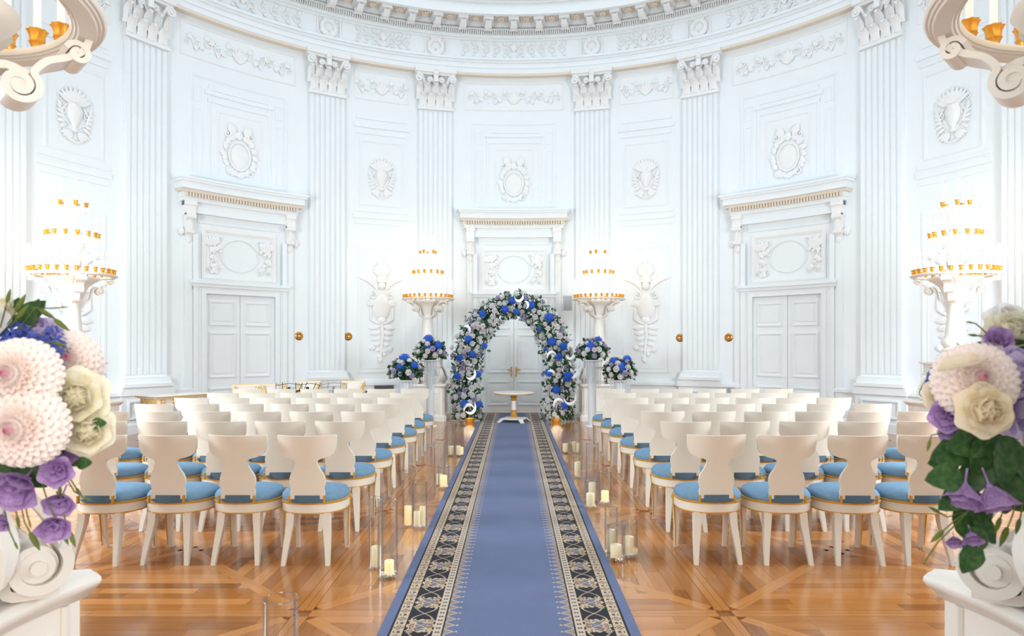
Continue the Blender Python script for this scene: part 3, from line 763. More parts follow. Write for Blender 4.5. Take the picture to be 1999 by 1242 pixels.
# ------------------------------------------------------------------ candelabra on concave pedestals
PZ = .745
def pedestal(name, loc, label, a=.44):
    root = empty(name, loc)
    def pt(side, s, g):                              # concave side, s in -1..1, g grows the outline
        aa = a+g; sag = .055; x = s*(aa-.045); y = aa-sag*(1-s*s)
        c, q = [(1, 0), (0, 1), (-1, 0), (0, -1)][side]
        return (x*c+y*q, -x*q+y*c) if False else (c*x-q*y, q*x+c*y)
    def outline(g):
        pts = []
        for side in range(4):
            for i in range(9): pts.append(pt(side, 1-2*i/8, g))
        return pts
    def st(mb, layers):
        ids = [[mb.p((x, y, z)) for x, y in outline(g)] for g, z in layers]; n = len(ids[0])
        for i in range(len(ids)-1):
            for k in range(n): mb.f.append((ids[i][k], ids[i][(k+1) % n], ids[i+1][(k+1) % n], ids[i+1][k]))
        mb.f.append(tuple(reversed(ids[0]))); mb.f.append(tuple(ids[-1]))
    mb = MB(); st(mb, [(-.045, .10), (-.045, .68)]); mb.build('body', M['gesso'], root, ang=30)
    mb = MB(); st(mb, [(-.004, 0), (-.004, .09), (-.02, .11), (-.03, .125)]); mb.build('plinth', M['gesso'], root, ang=30)
    mb = MB(); st(mb, [(-.045, .665), (-.03, .672), (-.022, .69), (-.012, .695), (-.004, .705), (0, .715), (-.001, .728), (-.008, .733), (-.012, .742), (-.022, PZ)]); mb.build('top', M['gesso'], root, ang=50)
    for side in range(4):
        mb = MB(); g = -.037
        def pth(s0, s1, z0, z1, rad, n=8):
            P = [pt(side, s0+(s1-s0)*i/n, g) for i in range(n+1)]
            mb.tube([(x, y, z0) for x, y in P], rad, 6); mb.tube([(x, y, z1) for x, y in P], rad, 6)
            for k in (0, -1): mb.tube([(P[k][0], P[k][1], z0-rad), (P[k][0], P[k][1], z1+rad)], rad, 6)
        pth(-.66, .66, .20, .575, .012); mb.build('panel_moulding', M['gesso'], root)
        for s in (-.84, .84):
            mb = MB(); x, y = pt(side, s, -.045); mb.tube([(x, y, .125), (x, y, .665)], .014, 6); mb.build('corner_bead', M['gesso'], root)
    return tag(root, label, 'pedestal', 'white concave pedestals')
def make_candelabrum():
    root = empty('candelabrum'); g = M['gesso']
    # base: block with four scroll feet
    mb = MB()
    for k in range(4):
        m = Matrix.Rotation(PI/4+k*PI/2, 3, 'Z')
        path = [(.17, 1.12), (.26, 1.11), (.34, 1.06), (.40, .98), (.43, .905)]
        sp = spiral(.36, .848, .082, .022, 1.5, PI*.2, 22, -1)
        mb.tube([m @ Vector((.36, s, .848)) for s in (-.082, -.07, .07, .082)], [.046, .056, .056, .046], 14); mb.tube([m @ Vector((.36, s, .848)) for s in (-.10, .10)], .022, 10)
        mb.ribbon(path+sp, [.07]*5+[.09-.001*i for i in range(len(sp))], .03, m)
        path = [(.12, 1.05), (.2, 1.0), (.26, .92), (.28, .84), (.29, PZ+.03), (.35, PZ+.018), (.42, PZ+.018)]
        mb.ribbon(path, .055, .03, m)
        mb.ribbon([(.20, 1.00), (.28, .98), (.34, .93)], .03, .02, m)
    mb.build('scroll_feet', g, root, ang=50)
    mb = MB()
    for k in range(4):                               # shell between the feet
        m = Matrix.Rotation(k*PI/2, 3, 'Z')
        mb.ribbon([(.14, 1.06), (.23, 1.02), (.28, .92), (.27, .83), (.22, .79)], [.16, .17, .15, .11, .05], .03, m)
        for s in (-.08, 0, .08):
            pts = [m @ Vector((x, s, z)) for x, z in ((.16, 1.06), (.245, 1.02), (.295, .92), (.285, .83), (.235, .79))]
            mb.tube(pts, [.01, .014, .014, .012, .006], 5)
    mb.lathe([(.05, PZ), (.20, PZ+.001), (.21, PZ+.03), (.13, PZ+.08), (.12, 1.1)], 20)
    mb.build('base', g, root)
    mb = MB(); q = .275
    mb.m = Matrix.Rotation(0, 4, 'Z')
    mb.box(-.29, .29, -.29, .29, 1.095, 1.125); mb.box(-q, q, -q, q, 1.12, 1.25); mb.box(-.30, .30, -.30, .30, 1.25, 1.262); mb.box(-.315, .315, -.315, .315, 1.262, 1.285)
    mb.m = None
    mb.build('plinth_block', g, root, False)
    mb = MB(); mb.lathe([(.20, 1.285), (.225, 1.31), (.232, 1.35), (.21, 1.39), (.165, 1.41), (.155, 1.43), (.165, 1.455), (.15, 1.475), (.135, 1.49), (.165, 1.52), (.175, 1.56), (.16, 1.60), (.135, 1.63), (.128, 1.66), (.118, 1.75), (.105, 1.9), (.096, 2.05), (.105, 2.07), (.115, 2.085), (.105, 2.10)], 28)
    mb.build('column', g, root)
    mb = MB()                                        # lobed bowl
    lobe = lambda t: 1+.10*abs(sin(4*t))**.7
    mb.lathe([(.11, 2.09), (.125, 2.12), (.12, 2.15)], 24)
    pr = [(.10, 2.13), (.125, 2.18), (.145, 2.25), (.175, 2.32), (.235, 2.375), (.285, 2.405), (.305, 2.43), (.30, 2.45), (.28, 2.452), (.26, 2.425), (.18, 2.39), (.05, 2.38)]
    mb.lathe(pr, 64, rf=lobe); mb.build('bowl', g, root, ang=60)
    mb = MB()                                        # flat ring carrying the outer candles
    mb.lathe([(.545, 2.485), (.545, 2.474), (.540, 2.468), (.534, 2.47), (.530, 2.462), (.524, 2.464), (.519, 2.456), (.472, 2.456), (.468, 2.463), (.462, 2.461), (.458, 2.468), (.453, 2.467), (.448, 2.476), (.45, 2.486), (.535, 2.492), (.545, 2.485)], 72)
    mb.build('candle_ring', g, root, ang=50)
    for k in range(4):
        m = Matrix.Rotation(k*PI/2+PI/4, 3, 'Z'); mb = MB()
        path = [(.50, 2.46), (.485, 2.42), (.44, 2.385), (.39, 2.36), (.36, 2.325)]
        sp = spiral(.322, 2.272, .052, .012, 1.6, PI*.25, 24, -1)
        mb.ribbon(path+sp, .055, .02, m); mb.tube([m @ Vector((.322, s, 2.272)) for s in (-.05, .05)], .028, 10)
        path = [(.345, 2.31), (.29, 2.325), (.245, 2.30), (.225, 2.23), (.21, 2.16), (.17, 2.12), (.11, 2.11)]
        mb.ribbon(path, .04, .024, m)
        sp = spiral(.47, 2.405, .035, .01, 1.2, PI*.9, 14, -1); mb.ribbon(sp, .06, .016, m)
        mb.build('scroll_bracket', g, root, ang=50)
    mb = MB(); mb.lathe([(.06, 2.36), (.05, 2.45), (.035, 2.5), (.03, 2.7), (.05, 2.78), (.03, 2.82), (.03, 2.93), (.06, 2.955), (.03, 3.0), (.026, 3.2), (.04, 3.28), (.026, 3.32), (.026, 3.37), (.05, 3.385)], 14)
    for k in range(4):
        m = Matrix.Rotation(k*PI/2, 3, 'Z')
        mb.ribbon([(.03, 2.6), (.10, 2.66), (.13, 2.76), (.10, 2.86), (.16, 2.95), (.25, 2.96)], .012, .012, m); mb.ribbon([(.03, 3.1), (.08, 3.16), (.09, 3.28), (.14, 3.37)], .01, .01, m)
    mb.build('stem', g, root)
    mb = MB(); mb.lathe([(.02, 2.955), (.31, 2.965), (.345, 2.975), (.345, 2.985), (.31, 2.988), (.02, 2.988)], 40); mb.lathe([(.02, 3.385), (.19, 3.39), (.20, 3.40), (.19, 3.405), (.02, 3.405)], 24); mb.build('tier_plate', g, root)
    mb = MB(); rf = lambda t: 1+.09*cos(8*t)
    mb.lathe([(.012, 0), (.017, .006), (.0155, .018), (.021, .03), (.0245, .034), (.0215, .038), (.022, .055), (.027, .068), (.031, .074), (.026, .076), (.012, .07)], 16, rf=rf); cup = mb.mesh('candle_cup', M['gold'])
    mb = MB(); mb.lathe([(.0115, .0), (.0115, .255), (.006, .258)], 8); cdl = mb.mesh('candle', M['candle'])
    mb = MB(); mb.lathe([(.004, 0), (.011, .012), (.012, .022), (.008, .038), (.001, .056)], 8); flm = mb.mesh('flame', M['flame'])
    for (n, r, z, ph) in ((28, .497, 2.49, 0), (9, .275, 2.448, .2), (14, .305, 2.988, .1), (5, .165, 3.405, .5)):
        for k in range(n):
            a = 2*PI*k/n+ph; p = (r*cos(a), r*sin(a), z)
            inst('candle_cup', cup, root, p, (0, 0, a)); c = inst('candle', cdl, root, (p[0], p[1], z+.062)); inst('flame', flm, c, (0, 0, .256))
    return root
cd0 = make_candelabrum()
cands = [((-1.77, 14.1), 'white tiered candelabrum lit with candles just left of the flower arch', 'white concave pedestal under the candelabrum left of the flower arch'),
         ((1.75, 14.1), 'white tiered candelabrum lit with candles just right of the flower arch', 'white concave pedestal under the candelabrum right of the flower arch'),
         ((-6.04, 9.34), 'white tiered candelabrum by left wall, above the left foreground bouquet', 'white concave pedestal by left wall, behind the left foreground bouquet'),
         ((6.04, 9.34), 'white tiered candelabrum by right wall, above the right foreground bouquet', 'white concave pedestal by right wall, behind the right foreground bouquet'),
         ((-1.715, 1.815), 'nearest white candelabrum in top left corner, gold cups seen from below', 'nearest white panelled pedestal in bottom left corner'),
         ((1.705, 1.785), 'nearest white candelabrum in top right corner, gold cups seen from below', 'nearest white panelled pedestal in bottom right corner')]
for i, ((x, y), lab, plab) in enumerate(cands):
    o = cd0 if i == 0 else copy_tree(cd0)
    o.location = (x, y, 0)
    tag(o, lab, 'candelabrum', 'white candelabra around the hall')
    pedestal('pedestal', (x, y, 0) if i < 4 else (math.copysign(1.80, x)-.005, 1.92, 0), plab, .47 if i in (2, 3) else .42)
    for (z, e, r) in ((2.86, 17, .42), (3.3, 6, .25)):
        l = bpy.data.lights.new('candle_glow', 'POINT'); l.energy = e if i < 4 else e*.5; l.color = (1, .83, .62); l.shadow_soft_size = r
        lo = bpy.data.objects.new('candle_glow', l); col.objects.link(lo); lo.location = (x, y, z)
# ------------------------------------------------------------------ flowers
def petal(mb, m, L, W, curl, cup, n=5, k=4):
    old = mb.m; mb.m = m
    pf = lambda i: (.30+.70*sin(PI/2*min(1, i/.62)))*(1 if i < .62 else math.sqrt(max(.06, 1-((i-.62)/.38)**2)))
    mb.grid(lambda i, j: ((j*2-1)*W*pf(i), L*i, curl*L*i*i+cup*W*(j*2-1)**2*pf(i)), n, k)
    mb.m = old
def flower_disc(rings, z0=0.0):                      # rings: (count, tilt from vertical, length, width, curl, cup, radius, height)
    mb = MB()
    for q, (n, tilt, L, W, curl, cup, r, z) in enumerate(rings):
        for k in range(n):
            a = 2*PI*(k+.5*(q % 2))/n+q*.37
            m = Matrix.Rotation(a, 4, 'Z') @ Matrix.Translation((0, r, z+z0)) @ Matrix.Rotation(PI/2-tilt, 4, 'X')
            petal(mb, m, L, W, curl, cup)
    return mb
def hydrangea_mesh(n, fr, name, m):                  # ball of four-petalled florets, radius 1
    mb = MB(); rng = random.Random(n)
    for i in range(n):
        z = 1-1.75*(i+.5)/n; r = math.sqrt(max(0, 1-z*z)); a = i*2.39996
        N = Vector((r*cos(a), r*sin(a), z)).normalized(); t = N.orthogonal().normalized(); b = N.cross(t); rot = rng.uniform(0, 6.3)
        c = N*rng.uniform(.9, 1.0)
        ci = mb.p(c-N*.04)
        for k in range(4):
            a2 = rot+k*PI/2; d = t*cos(a2)+b*sin(a2); e = t*-sin(a2)+b*cos(a2)
            q = [c+d*fr*.55+e*fr*.42+N*.03, c+d*fr*1.05+N*rng.uniform(-.03, .07), c+d*fr*.55-e*fr*.42+N*.03]
            q = [mb.p(x) for x in q]; mb.f.append((ci, q[2], q[1], q[0]))
    mb.lathe([(0, -.75), (.6, -.6), (.80, 0), (.62, .56), (0, .82)], 14)
    return mb.mesh(name, m, False)
def vary2(name, a, b, scale, rough=.6, transl=.42, center=None):
    m = bpy.data.materials.new(name); m.use_nodes = True; nt = m.node_tree; bs = nt.nodes['Principled BSDF']; bs.inputs['Roughness'].default_value = rough
    bs.inputs['Specular IOR Level'].default_value = .25
    tc = nt.nodes.new('ShaderNodeTexCoord'); n = nt.nodes.new('ShaderNodeTexNoise'); n.inputs['Scale'].default_value = scale
    nt.links.new(tc.outputs['Object'], n.inputs['Vector'])
    mr = nt.nodes.new('ShaderNodeMapRange'); mr.inputs[1].default_value = .33; mr.inputs[2].default_value = .67; nt.links.new(n.outputs['Fac'], mr.inputs[0])
    mx = nt.nodes.new('ShaderNodeMix'); mx.data_type = 'RGBA'; mx.inputs[6].default_value = a; mx.inputs[7].default_value = b
    nt.links.new(mr.outputs[0], mx.inputs[0]); outc = mx.outputs[2]
    if center:                                       # coloured eye near the flower's axis (object space)
        colr, r0 = center
        sp = nt.nodes.new('ShaderNodeSeparateXYZ'); nt.links.new(tc.outputs['Object'], sp.inputs[0])
        d = (E(nt, sp.outputs[0])*E(nt, sp.outputs[0])+E(nt, sp.outputs[1])*E(nt, sp.outputs[1])).sqrt()
        f = ((r0-d)/r0).max(0.0)
        m2 = nt.nodes.new('ShaderNodeMix'); m2.data_type = 'RGBA'; nt.links.new(f.k, m2.inputs[0]); nt.links.new(outc, m2.inputs[6]); m2.inputs[7].default_value = colr; outc = m2.outputs[2]
    nt.links.new(outc, bs.inputs['Base Color'])
    if transl:
        tl = nt.nodes.new('ShaderNodeBsdfTranslucent'); nt.links.new(outc, tl.inputs[0]); ms = nt.nodes.new('ShaderNodeMixShader'); ms.inputs[0].default_value = transl
        nt.links.new(bs.outputs[0], ms.inputs[1]); nt.links.new(tl.outputs[0], ms.inputs[2]); nt.links.new(ms.outputs[0], nt.nodes['Material Output'].inputs[0])
    return m
M['hyd'] = vary2('blue_hydrangea', S(56, 108, 212), S(88, 142, 230), 3.5, .7)
M['hyd2'] = vary2('blue_violet_hydrangea', S(70, 90, 176), S(104, 124, 208), 3, .7)
M['white'] = vary2('white_petal', S(253, 252, 250), S(250, 247, 245), 30)
M['pinkw'] = vary2('blush_petal', S(252, 244, 244), S(248, 234, 238), 30)
M['lilac'] = vary2('lilac_petal', S(218, 204, 230), S(202, 186, 222), 30)
M['purple'] = vary2('purple_petal', S(206, 176, 218), S(178, 140, 200), 22)
M['cream'] = vary2('cream_petal', S(250, 240, 218), S(244, 230, 200), 20)
M['ivoryrose'] = vary2('ivory_green_petal', S(248, 243, 226), S(240, 234, 208), 16)
M['dahlia'] = vary2('blush_dahlia', S(254, 247, 240), S(252, 238, 234), 14, .6, .42, (S(228, 128, 170), .15))
M['leaf'] = vary2('green_leaf', S(44, 74, 40), S(74, 108, 58), 6, .42, .15)
M['euc'] = vary2('eucalyptus_leaf', S(70, 104, 84), S(124, 152, 132), 7, .55)
M['euc2'] = vary2('dark_green_leaf', S(40, 82, 54), S(74, 122, 70), 7, .5)
M['bud'] = vary2('green_bud', S(96, 118, 50), S(140, 152, 78), 30, .5)
M['ribbon'] = mat('white_curled_petal', S(250, 250, 248), .35)
M['orange'] = mat('orange_petal', S(240, 160, 40), .6)
rose_rings = [(3, -.08, .44, .17, .25, .9, .07, .18), (4, .0, .50, .25, .30, .8, .12, .10), (5, .16, .56, .32, .28, .65, .17, .03), (5, .36, .62, .40, .18, .5, .21, -.04), (6, .66, .64, .42, -.05, .4, .23, -.10), (6, 1.05, .60, .42, -.30, .3, .22, -.16)]
def rose(name, m):
    mb = flower_disc(rose_rings); mb.blob((0, 0, .16), (.30, .30, .30), 10, 7); mb.blob((0, 0, -.02), (.42, .42, .16), 10, 6)
    return mb.mesh(name, m, True, 60)
dah = [(6, .55, .16, .075, .5, .6, .0, .47), (8, .35, .26, .10, .5, .6, .06, .34)]+[(9+3*i, .34+.21*i, .32+.053*i, .125+.004*i, .36-.06*i, .7, .08+.032*i, .22-.035*i) for i in range(9)]
def dahlia(name, m):
    mb = flower_disc(dah); mb.blob((0, 0, .36), (.16, .16, .16), 10, 7); mb.blob((0, 0, .1), (.45, .45, .3), 12, 7)
    return mb.mesh(name, m, True, 60)
def lisianthus(name, m):
    mb = flower_disc([(5, .55, .74, .44, -.22, .40, .05, 0), (5, .34, .68, .38, -.10, .5, .03, .02), (4, .1, .5, .26, .2, .6, .02, .03)])
    mb.lathe([(.03, -.5), (.03, -.1), (.08, -.02), (.05, .05)], 6); return mb.mesh(name, m, True, 60)
HY = hydrangea_mesh(110, .17, 'hydrangea', M['hyd']); HYB = hydrangea_mesh(170, .15, 'hydrangea', M['hyd2'])
RW, RP, RL, RC, RI = rose('white_rose', M['white']), rose('blush_rose', M['pinkw']), rose('lilac_rose', M['lilac']), rose('cream_rose', M['cream']), rose('ivory_rose', M['ivoryrose'])
LI = lisianthus('lisianthus', M['purple'])
def facing(pos, nrm, sc, spin=0, squash=1):
    q = Vector(nrm).normalized().to_track_quat('Z', 'Y')
    return Matrix.Translation(pos) @ q.to_matrix().to_4x4() @ Matrix.Rotation(spin, 4, 'Z') @ Matrix.Diagonal((sc, sc, sc*squash, 1))
def put(name, me, root, pos, nrm, sc, spin=0, squash=1):
    return inst(name, me, root, mw=facing(Vector(pos)-root.location, nrm, sc, spin, squash))
def leaf_cloud(mb, pts, rng, s0, s1, droop=.3, out=None):
    for p in pts:
        L = rng.uniform(s0, s1); d = Vector((rng.gauss(0, 1), rng.gauss(0, 1), rng.gauss(-droop, 1))).normalized()
        if out is not None: d = (d+out(p)*.9).normalized()
        t = d.orthogonal().normalized(); t = (Matrix.Rotation(rng.uniform(0, 6.3), 3, d) @ t); b = d.cross(t)
        W = L*rng.uniform(.30, .42); p = Vector(p)
        q = [p, p+d*L*.3+t*W*.85+b*.15*L*.4, p+d*L*.72+t*W*.8+b*.1*L, p+d*L, p+d*L*.72-t*W*.8+b*.1*L, p+d*L*.3-t*W*.85+b*.15*L*.4, p+d*L*.5]
        i = [mb.p(x) for x in q]
        mb.f += [(i[0], i[1], i[6]), (i[1], i[2], i[6]), (i[2], i[3], i[6]), (i[3], i[4], i[6]), (i[4], i[5], i[6]), (i[5], i[0], i[6])]
# ------------------------------------------------------------------ flower arch
D_ARCH = 13.75
arch = empty('flower_arch', (0.0, D_ARCH, 0)); tag(arch, 'flower arch of blue hydrangeas, white roses and greenery before the double door', 'arch')
cl = [(912, 818), (910, 770), (910, 722), (914, 680), (928, 646), (950, 618), (976, 600), (1001, 592), (1028, 598), (1052, 614), (1072, 642), (1086, 678), (1091, 722), (1092, 770), (1090, 818)]
cw = [at(x, y, D_ARCH) for x, y in cl]; cw[0].z = cw[-1].z = .0
cr = [.30, .31, .30, .32, .31, .28, .26, .26, .26, .27, .30, .31, .31, .31, .30]
def arch_at(t):
    t = max(0, min(.9999, t))*(len(cw)-1); i = int(t); f = t-i
    return cw[i].lerp(cw[i+1], f), cr[i]*(1-f)+cr[i+1]*f, (cw[i+1]-cw[i]).normalized()
mb = MB(); mb.tube([p-arch.location for p in cw], .035, 6); mb.build('arch_frame', M['euc2'], arch)
rng = random.Random(21)
for nm, m, n, s0, s1 in (('eucalyptus', M['euc'], 2300, .05, .105), ('greenery', M['euc2'], 1500, .05, .11)):
    mb = MB(); pts = []
    for i in range(n):
        c, r, t = arch_at(rng.random()); u = t.cross(Vector((0, 1, 0))); a = rng.uniform(0, 2*PI); k = rng.uniform(.5, 1.02)*r*(1.0+.16*(rng.random() < .12))
        q = c+u*cos(a)*k+Vector((0, 1, 0))*sin(a)*k*.7
        if q.z < .05: q.z = .05+rng.random()*.1
        pts.append(q-arch.location)
    leaf_cloud(mb, pts, rng, s0, s1); o = mb.build(nm, m, arch, False); o['kind'] = 'stuff'
hyd_px = [(543, 183, 26), (487, 247, 29), (577, 267, 24), (685, 217, 31), (317, 285, 29), (822, 310, 34), (210, 475, 29), (335, 525, 22), (240, 590, 28), (145, 618, 26), (127, 757, 28), (287, 742, 24), (843, 495, 33), (930, 530, 32), (898, 607, 29), (795, 548, 14), (817, 730, 30), (967, 760, 40), (877, 858, 31), (180, 967, 33), (295, 967, 26), (940, 977, 30), (745, 397, 16)]
for (cx, cy, rr) in hyd_px:
    p = at(860+cx/3.882, 540+cy/3.882, D_ARCH-.27); sc = rr/3.882*D_ARCH/F
    put('hydrangea', HY, arch, p+Vector((0, -.02, 0)), (rng.uniform(-.3, .3), -1, rng.uniform(0, .5)), sc, rng.uniform(0, 6))
hp = [at(860+cx/3.882, 540+cy/3.882, D_ARCH-.27) for cx, cy, rr in hyd_px]
cnt = 0; placed = list(hp)
for i in range(1500):
    c, r, t = arch_at(rng.random()); u = t.cross(Vector((0, 1, 0))); a = rng.uniform(PI*1.02, PI*1.98); k = r*rng.uniform(.88, 1.08)
    off = u*cos(a)*k+Vector((0, 1, 0))*sin(a)*k*.8; p = c+off
    if p.z < .1: continue
    if min((Vector((p.x-q.x, 0, p.z-q.z)).length for q in placed)) < (.098 if cnt < 110 else .08): continue
    placed.append(p); me = rng.choice((RW, RW, RW, RW, RP, RL)); cnt += 1
    put(me.name, me, arch, p, off.normalized()+Vector((0, -.6, .15)), rng.uniform(.052, .082), rng.uniform(0, 6))
    if cnt > 165: break
mb = MB()                                            # lilac and white filler sprays
for i in range(420):
    c, r, t = arch_at(rng.random()); u = t.cross(Vector((0, 1, 0))); a = rng.uniform(PI, 2*PI); k = r*rng.uniform(.9, 1.12)
    p = c+u*cos(a)*k+Vector((0, 1, 0))*sin(a)*k*.8-arch.location
    if p.z < .05: continue
    for j in range(2): mb.blob(p+Vector((rng.gauss(0, .02), rng.gauss(0, .02), rng.gauss(0, .02))), rng.uniform(.009, .016), 5, 3)
o = mb.build('filler_blossoms', M['white'], arch); o['kind'] = 'stuff'
for (cx, cy, r, a0, sg) in ((598, 160, .085, -1.2, 1), (650, 215, .06, .3, -1), (840, 600, .09, 1.8, 1), (985, 600, .08, -1.4, 1), (1005, 735, .10, -1.2, -1), (835, 735, .07, 1.6, 1), (985, 930, .12, -1.3, 1), (890, 960, .10, 1.9, -1), (235, 1000, .11, -.9, -1), (210, 1000, .1, 1.9, 1), (235, 745, .10, -1.0, 1), (205, 400, .07, .8, -1)):
    p = at(860+cx/3.882, 540+cy/3.882, D_ARCH-.32)-arch.location; mb = MB()
    n = 14; pts = []
    for i in range(n+1):
        a = a0+sg*(i/n-.5)*3.0; pts.append((p.x+r*cos(a)-r*.5*cos(a0), p.y-.03*sin(PI*i/n), p.z+1.25*r*sin(a)-r*.5*sin(a0)))
    mb.tube(pts, [.004+.026*sin(PI*(i+.3)/(n+.6))**1.2 for i in range(n+1)], 6, .35, up=(0, 1, 0)); mb.build('curled_petal', M['ribbon'], arch)
for (x, lab) in ((918, 'l'), (1085, 'r')):
    p = at(x, 820, D_ARCH-.12)-arch.location; mb = MB(); mb.lathe([(.04, 0), (.075, 0), (.085, .03), (.09, .085), (.08, .09), (.075, .06), (.04, .05)], 20, (p.x, p.y-.16, 0)); mb.build('gold_uplight', M['gold'], arch)
    l = bpy.data.lights.new('arch_uplight', 'POINT'); l.energy = .6; l.color = (1, .80, .55); l.shadow_soft_size = .12
    lo = bpy.data.objects.new('arch_uplight', l); col.objects.link(lo); lo.location = (p.x, D_ARCH+p.y-.30, .16)
# ------------------------------------------------------------------ bouquets on crystal stands
def crystal_stand(loc, h, label):
    root = empty('flower_stand', (loc[0], loc[1], 0)); rg = random.Random(int(h*100)+int(loc[0]*10))
    mb = MB(); mb.lathe([(.001, 0), (.13, 0), (.13, .015), (.12, .02), (.001, .02)], 24); mb.build('foot', M['white_gloss'], root)
    mb = MB(); mb.lathe([(.072, .02), (.076, .03), (.076, h-.03), (.072, h-.02)], 20); mb.build('post', M['acrylic'], root)
    mb = MB(); mb.lathe([(.001, h-.02), (.19, h-.02), (.20, h-.012), (.19, h), (.001, h)], 28); mb.build('top_plate', M['white_gloss'], root)
    mb = MB()
    for k in range(34):
        a = 2*PI*k/34; r = .18 if k % 2 else .12; L = rg.uniform(.32, .56)*min(1, h/1.1); n = int(L/.026)
        for j in range(n): mb.blob((r*cos(a)*(1-.12*j/n), r*sin(a)*(1-.12*j/n), h-.03-j*.026), (.009, .009, .012), 5, 3)
    o = mb.build('crystal_strands', M['crystal_bead'], root, False); o['kind'] = 'stuff'
    return tag(root, label, 'stand', 'crystal flower stands beside the arch')
M['white_gloss'] = mat('white_gloss', S(244, 246, 248), .15)
M['acrylic'] = mat('frosted_acrylic', S(240, 246, 250), .15); M['acrylic'].node_tree.nodes['Principled BSDF'].inputs['Alpha'].default_value = .72
M['crystal_bead'] = mat('crystal_bead', S(240, 244, 248), .05, spec=.9); M['crystal_bead'].node_tree.nodes['Principled BSDF'].inputs['Alpha'].default_value = .6
def round_bouquet(loc, z, hyds, label, seed):
    root = empty('bouquet', (loc[0], loc[1], z)); rg = random.Random(seed)
    mb = MB(); mb.lathe([(.001, .0), (.1, .0), (.14, .05), (.15, .12), (.10, .17), (.001, .2)], 14); mb.build('floral_foam', M['euc2'], root)
    for nm, m, n in (('eucalyptus', M['euc'], 300), ('greenery', M['euc2'], 420)):
        mb = MB(); pts = []
        for i in range(n):
            a = rg.uniform(0, 2*PI); el = rg.uniform(-.55, .45) if rg.random() < .8 else rg.uniform(.4, 1.2); r = rg.uniform(.12, .245)
            q = Vector((r*cos(a)*cos(el)*1.15, r*sin(a)*cos(el)*1.0, .16+r*sin(el)*.95))
            if Vector((q.x, q.y)).length < .23: q.z = max(q.z, .09)
            pts.append(q)
        leaf_cloud(mb, pts, rg, .05, .10, .3, lambda q: (Vector(q)-Vector((0, 0, .15))).normalized()); o = mb.build(nm, m, root, False); o['kind'] = 'stuff'
    pl = []
    for (dx, dz, s) in hyds:
        p = Vector((dx, -.17 if dz < .3 else -.06, dz)); pl.append(p); inst('hydrangea', HY, root, mw=facing(p, p-Vector((0, 0.05, .1)), s, rg.uniform(0, 6)))
    for i in range(500):
        a = rg.uniform(0, 2*PI); el = rg.uniform(-.35, 1.35); d = Vector((cos(a)*cos(el), sin(a)*cos(el), sin(el))); p = Vector((0, 0, .15))+Vector((d.x*.285, d.y*.27, d.z*.245))
        if min([(p-q).length for q in pl]) < .092: continue
        pl.append(p); me = rg.choice((RW, RW, RP, RP, RL)); inst(me.name, me, root, mw=facing(p, d, rg.uniform(.055, .075), rg.uniform(0, 6)))
        if len(pl) > 36: break
    return tag(root, label, 'bouquet', 'round bouquets on stands beside the arch')
DS0 = 12.85
for (px, py, h, hy, la, side) in ((840, 681, 1.25, [(-.03, .38, .10), (.0, .21, .085), (.17, .27, .08)], 'taller', 'left'), (793, 718, .90, [(-.02, .38, .10), (-.07, .22, .09), (.17, .27, .07)], 'shorter', 'left'),
                                  (1156, 680, 1.25, [(-.05, .24, .10), (.10, .36, .085), (-.09, .34, .06)], 'taller', 'right'), (1210, 718, .90, [(.0, .23, .10), (-.11, .33, .085), (.12, .37, .08)], 'shorter', 'right')):
    DS = DS0 if la == 'taller' else 12.3
    p = at(px, py, DS); crystal_stand((p.x, DS), h, '%s white crystal flower stand %s of the arch' % (la, side))
    round_bouquet((p.x, DS), h, hy, 'blue and white bouquet on the %s crystal stand %s of the arch' % (la, side), int(px))
# ------------------------------------------------------------------ table on the carpet
tb = empty('pedestal_table', (.0, 13.52, .010)); tag(tb, 'small round white table on gilded pedestal in front of the arch', 'table')
mb = MB(); mb.lathe([(.001, .545), (.37, .545), (.385, .55), (.39, .565), (.40, .572), (.41, .58), (.405, .592), (.001, .594)], 40); mb.build('tabletop', M['gesso'], tb)
mb = MB(); mb.lathe([(.388, .548), (.396, .552), (.396, .560), (.386, .564), (.388, .548)], 40); mb.build('gilt_band', M['goldpaint'], tb)
mb = MB(); mb.lathe([(.03, .09), (.065, .10), (.075, .14), (.05, .17), (.045, .2), (.07, .215), (.07, .225), (.045, .24)], 18); mb.lathe([(.045, .42), (.065, .44), (.05, .47), (.075, .52), (.09, .546), (.001, .546)], 18); mb.build('gilt_collar', M['goldpaint'], tb)
mb = MB(); mb.lathe([(.045, .22), (.05, .26), (.043, .42), (.04, .45)], 16); mb.build('column', M['gesso'], tb)
mb = MB(); mb.lathe([(.001, .05), (.20, .05), (.24, .06), (.24, .075), (.2, .085), (.06, .10), (.001, .10)], 28); mb.build('base', M['gesso'], tb)
for k in range(4):
    mb = MB(); m = Matrix.Rotation(k*PI/2+.5, 3, 'Z'); mb.ribbon([(.16, .07), (.24, .075), (.29, .05), (.33, .02), (.36, .012)], [.05, .05, .045, .04, .035], .022, m); mb.build('leg', M['gesso'], tb)
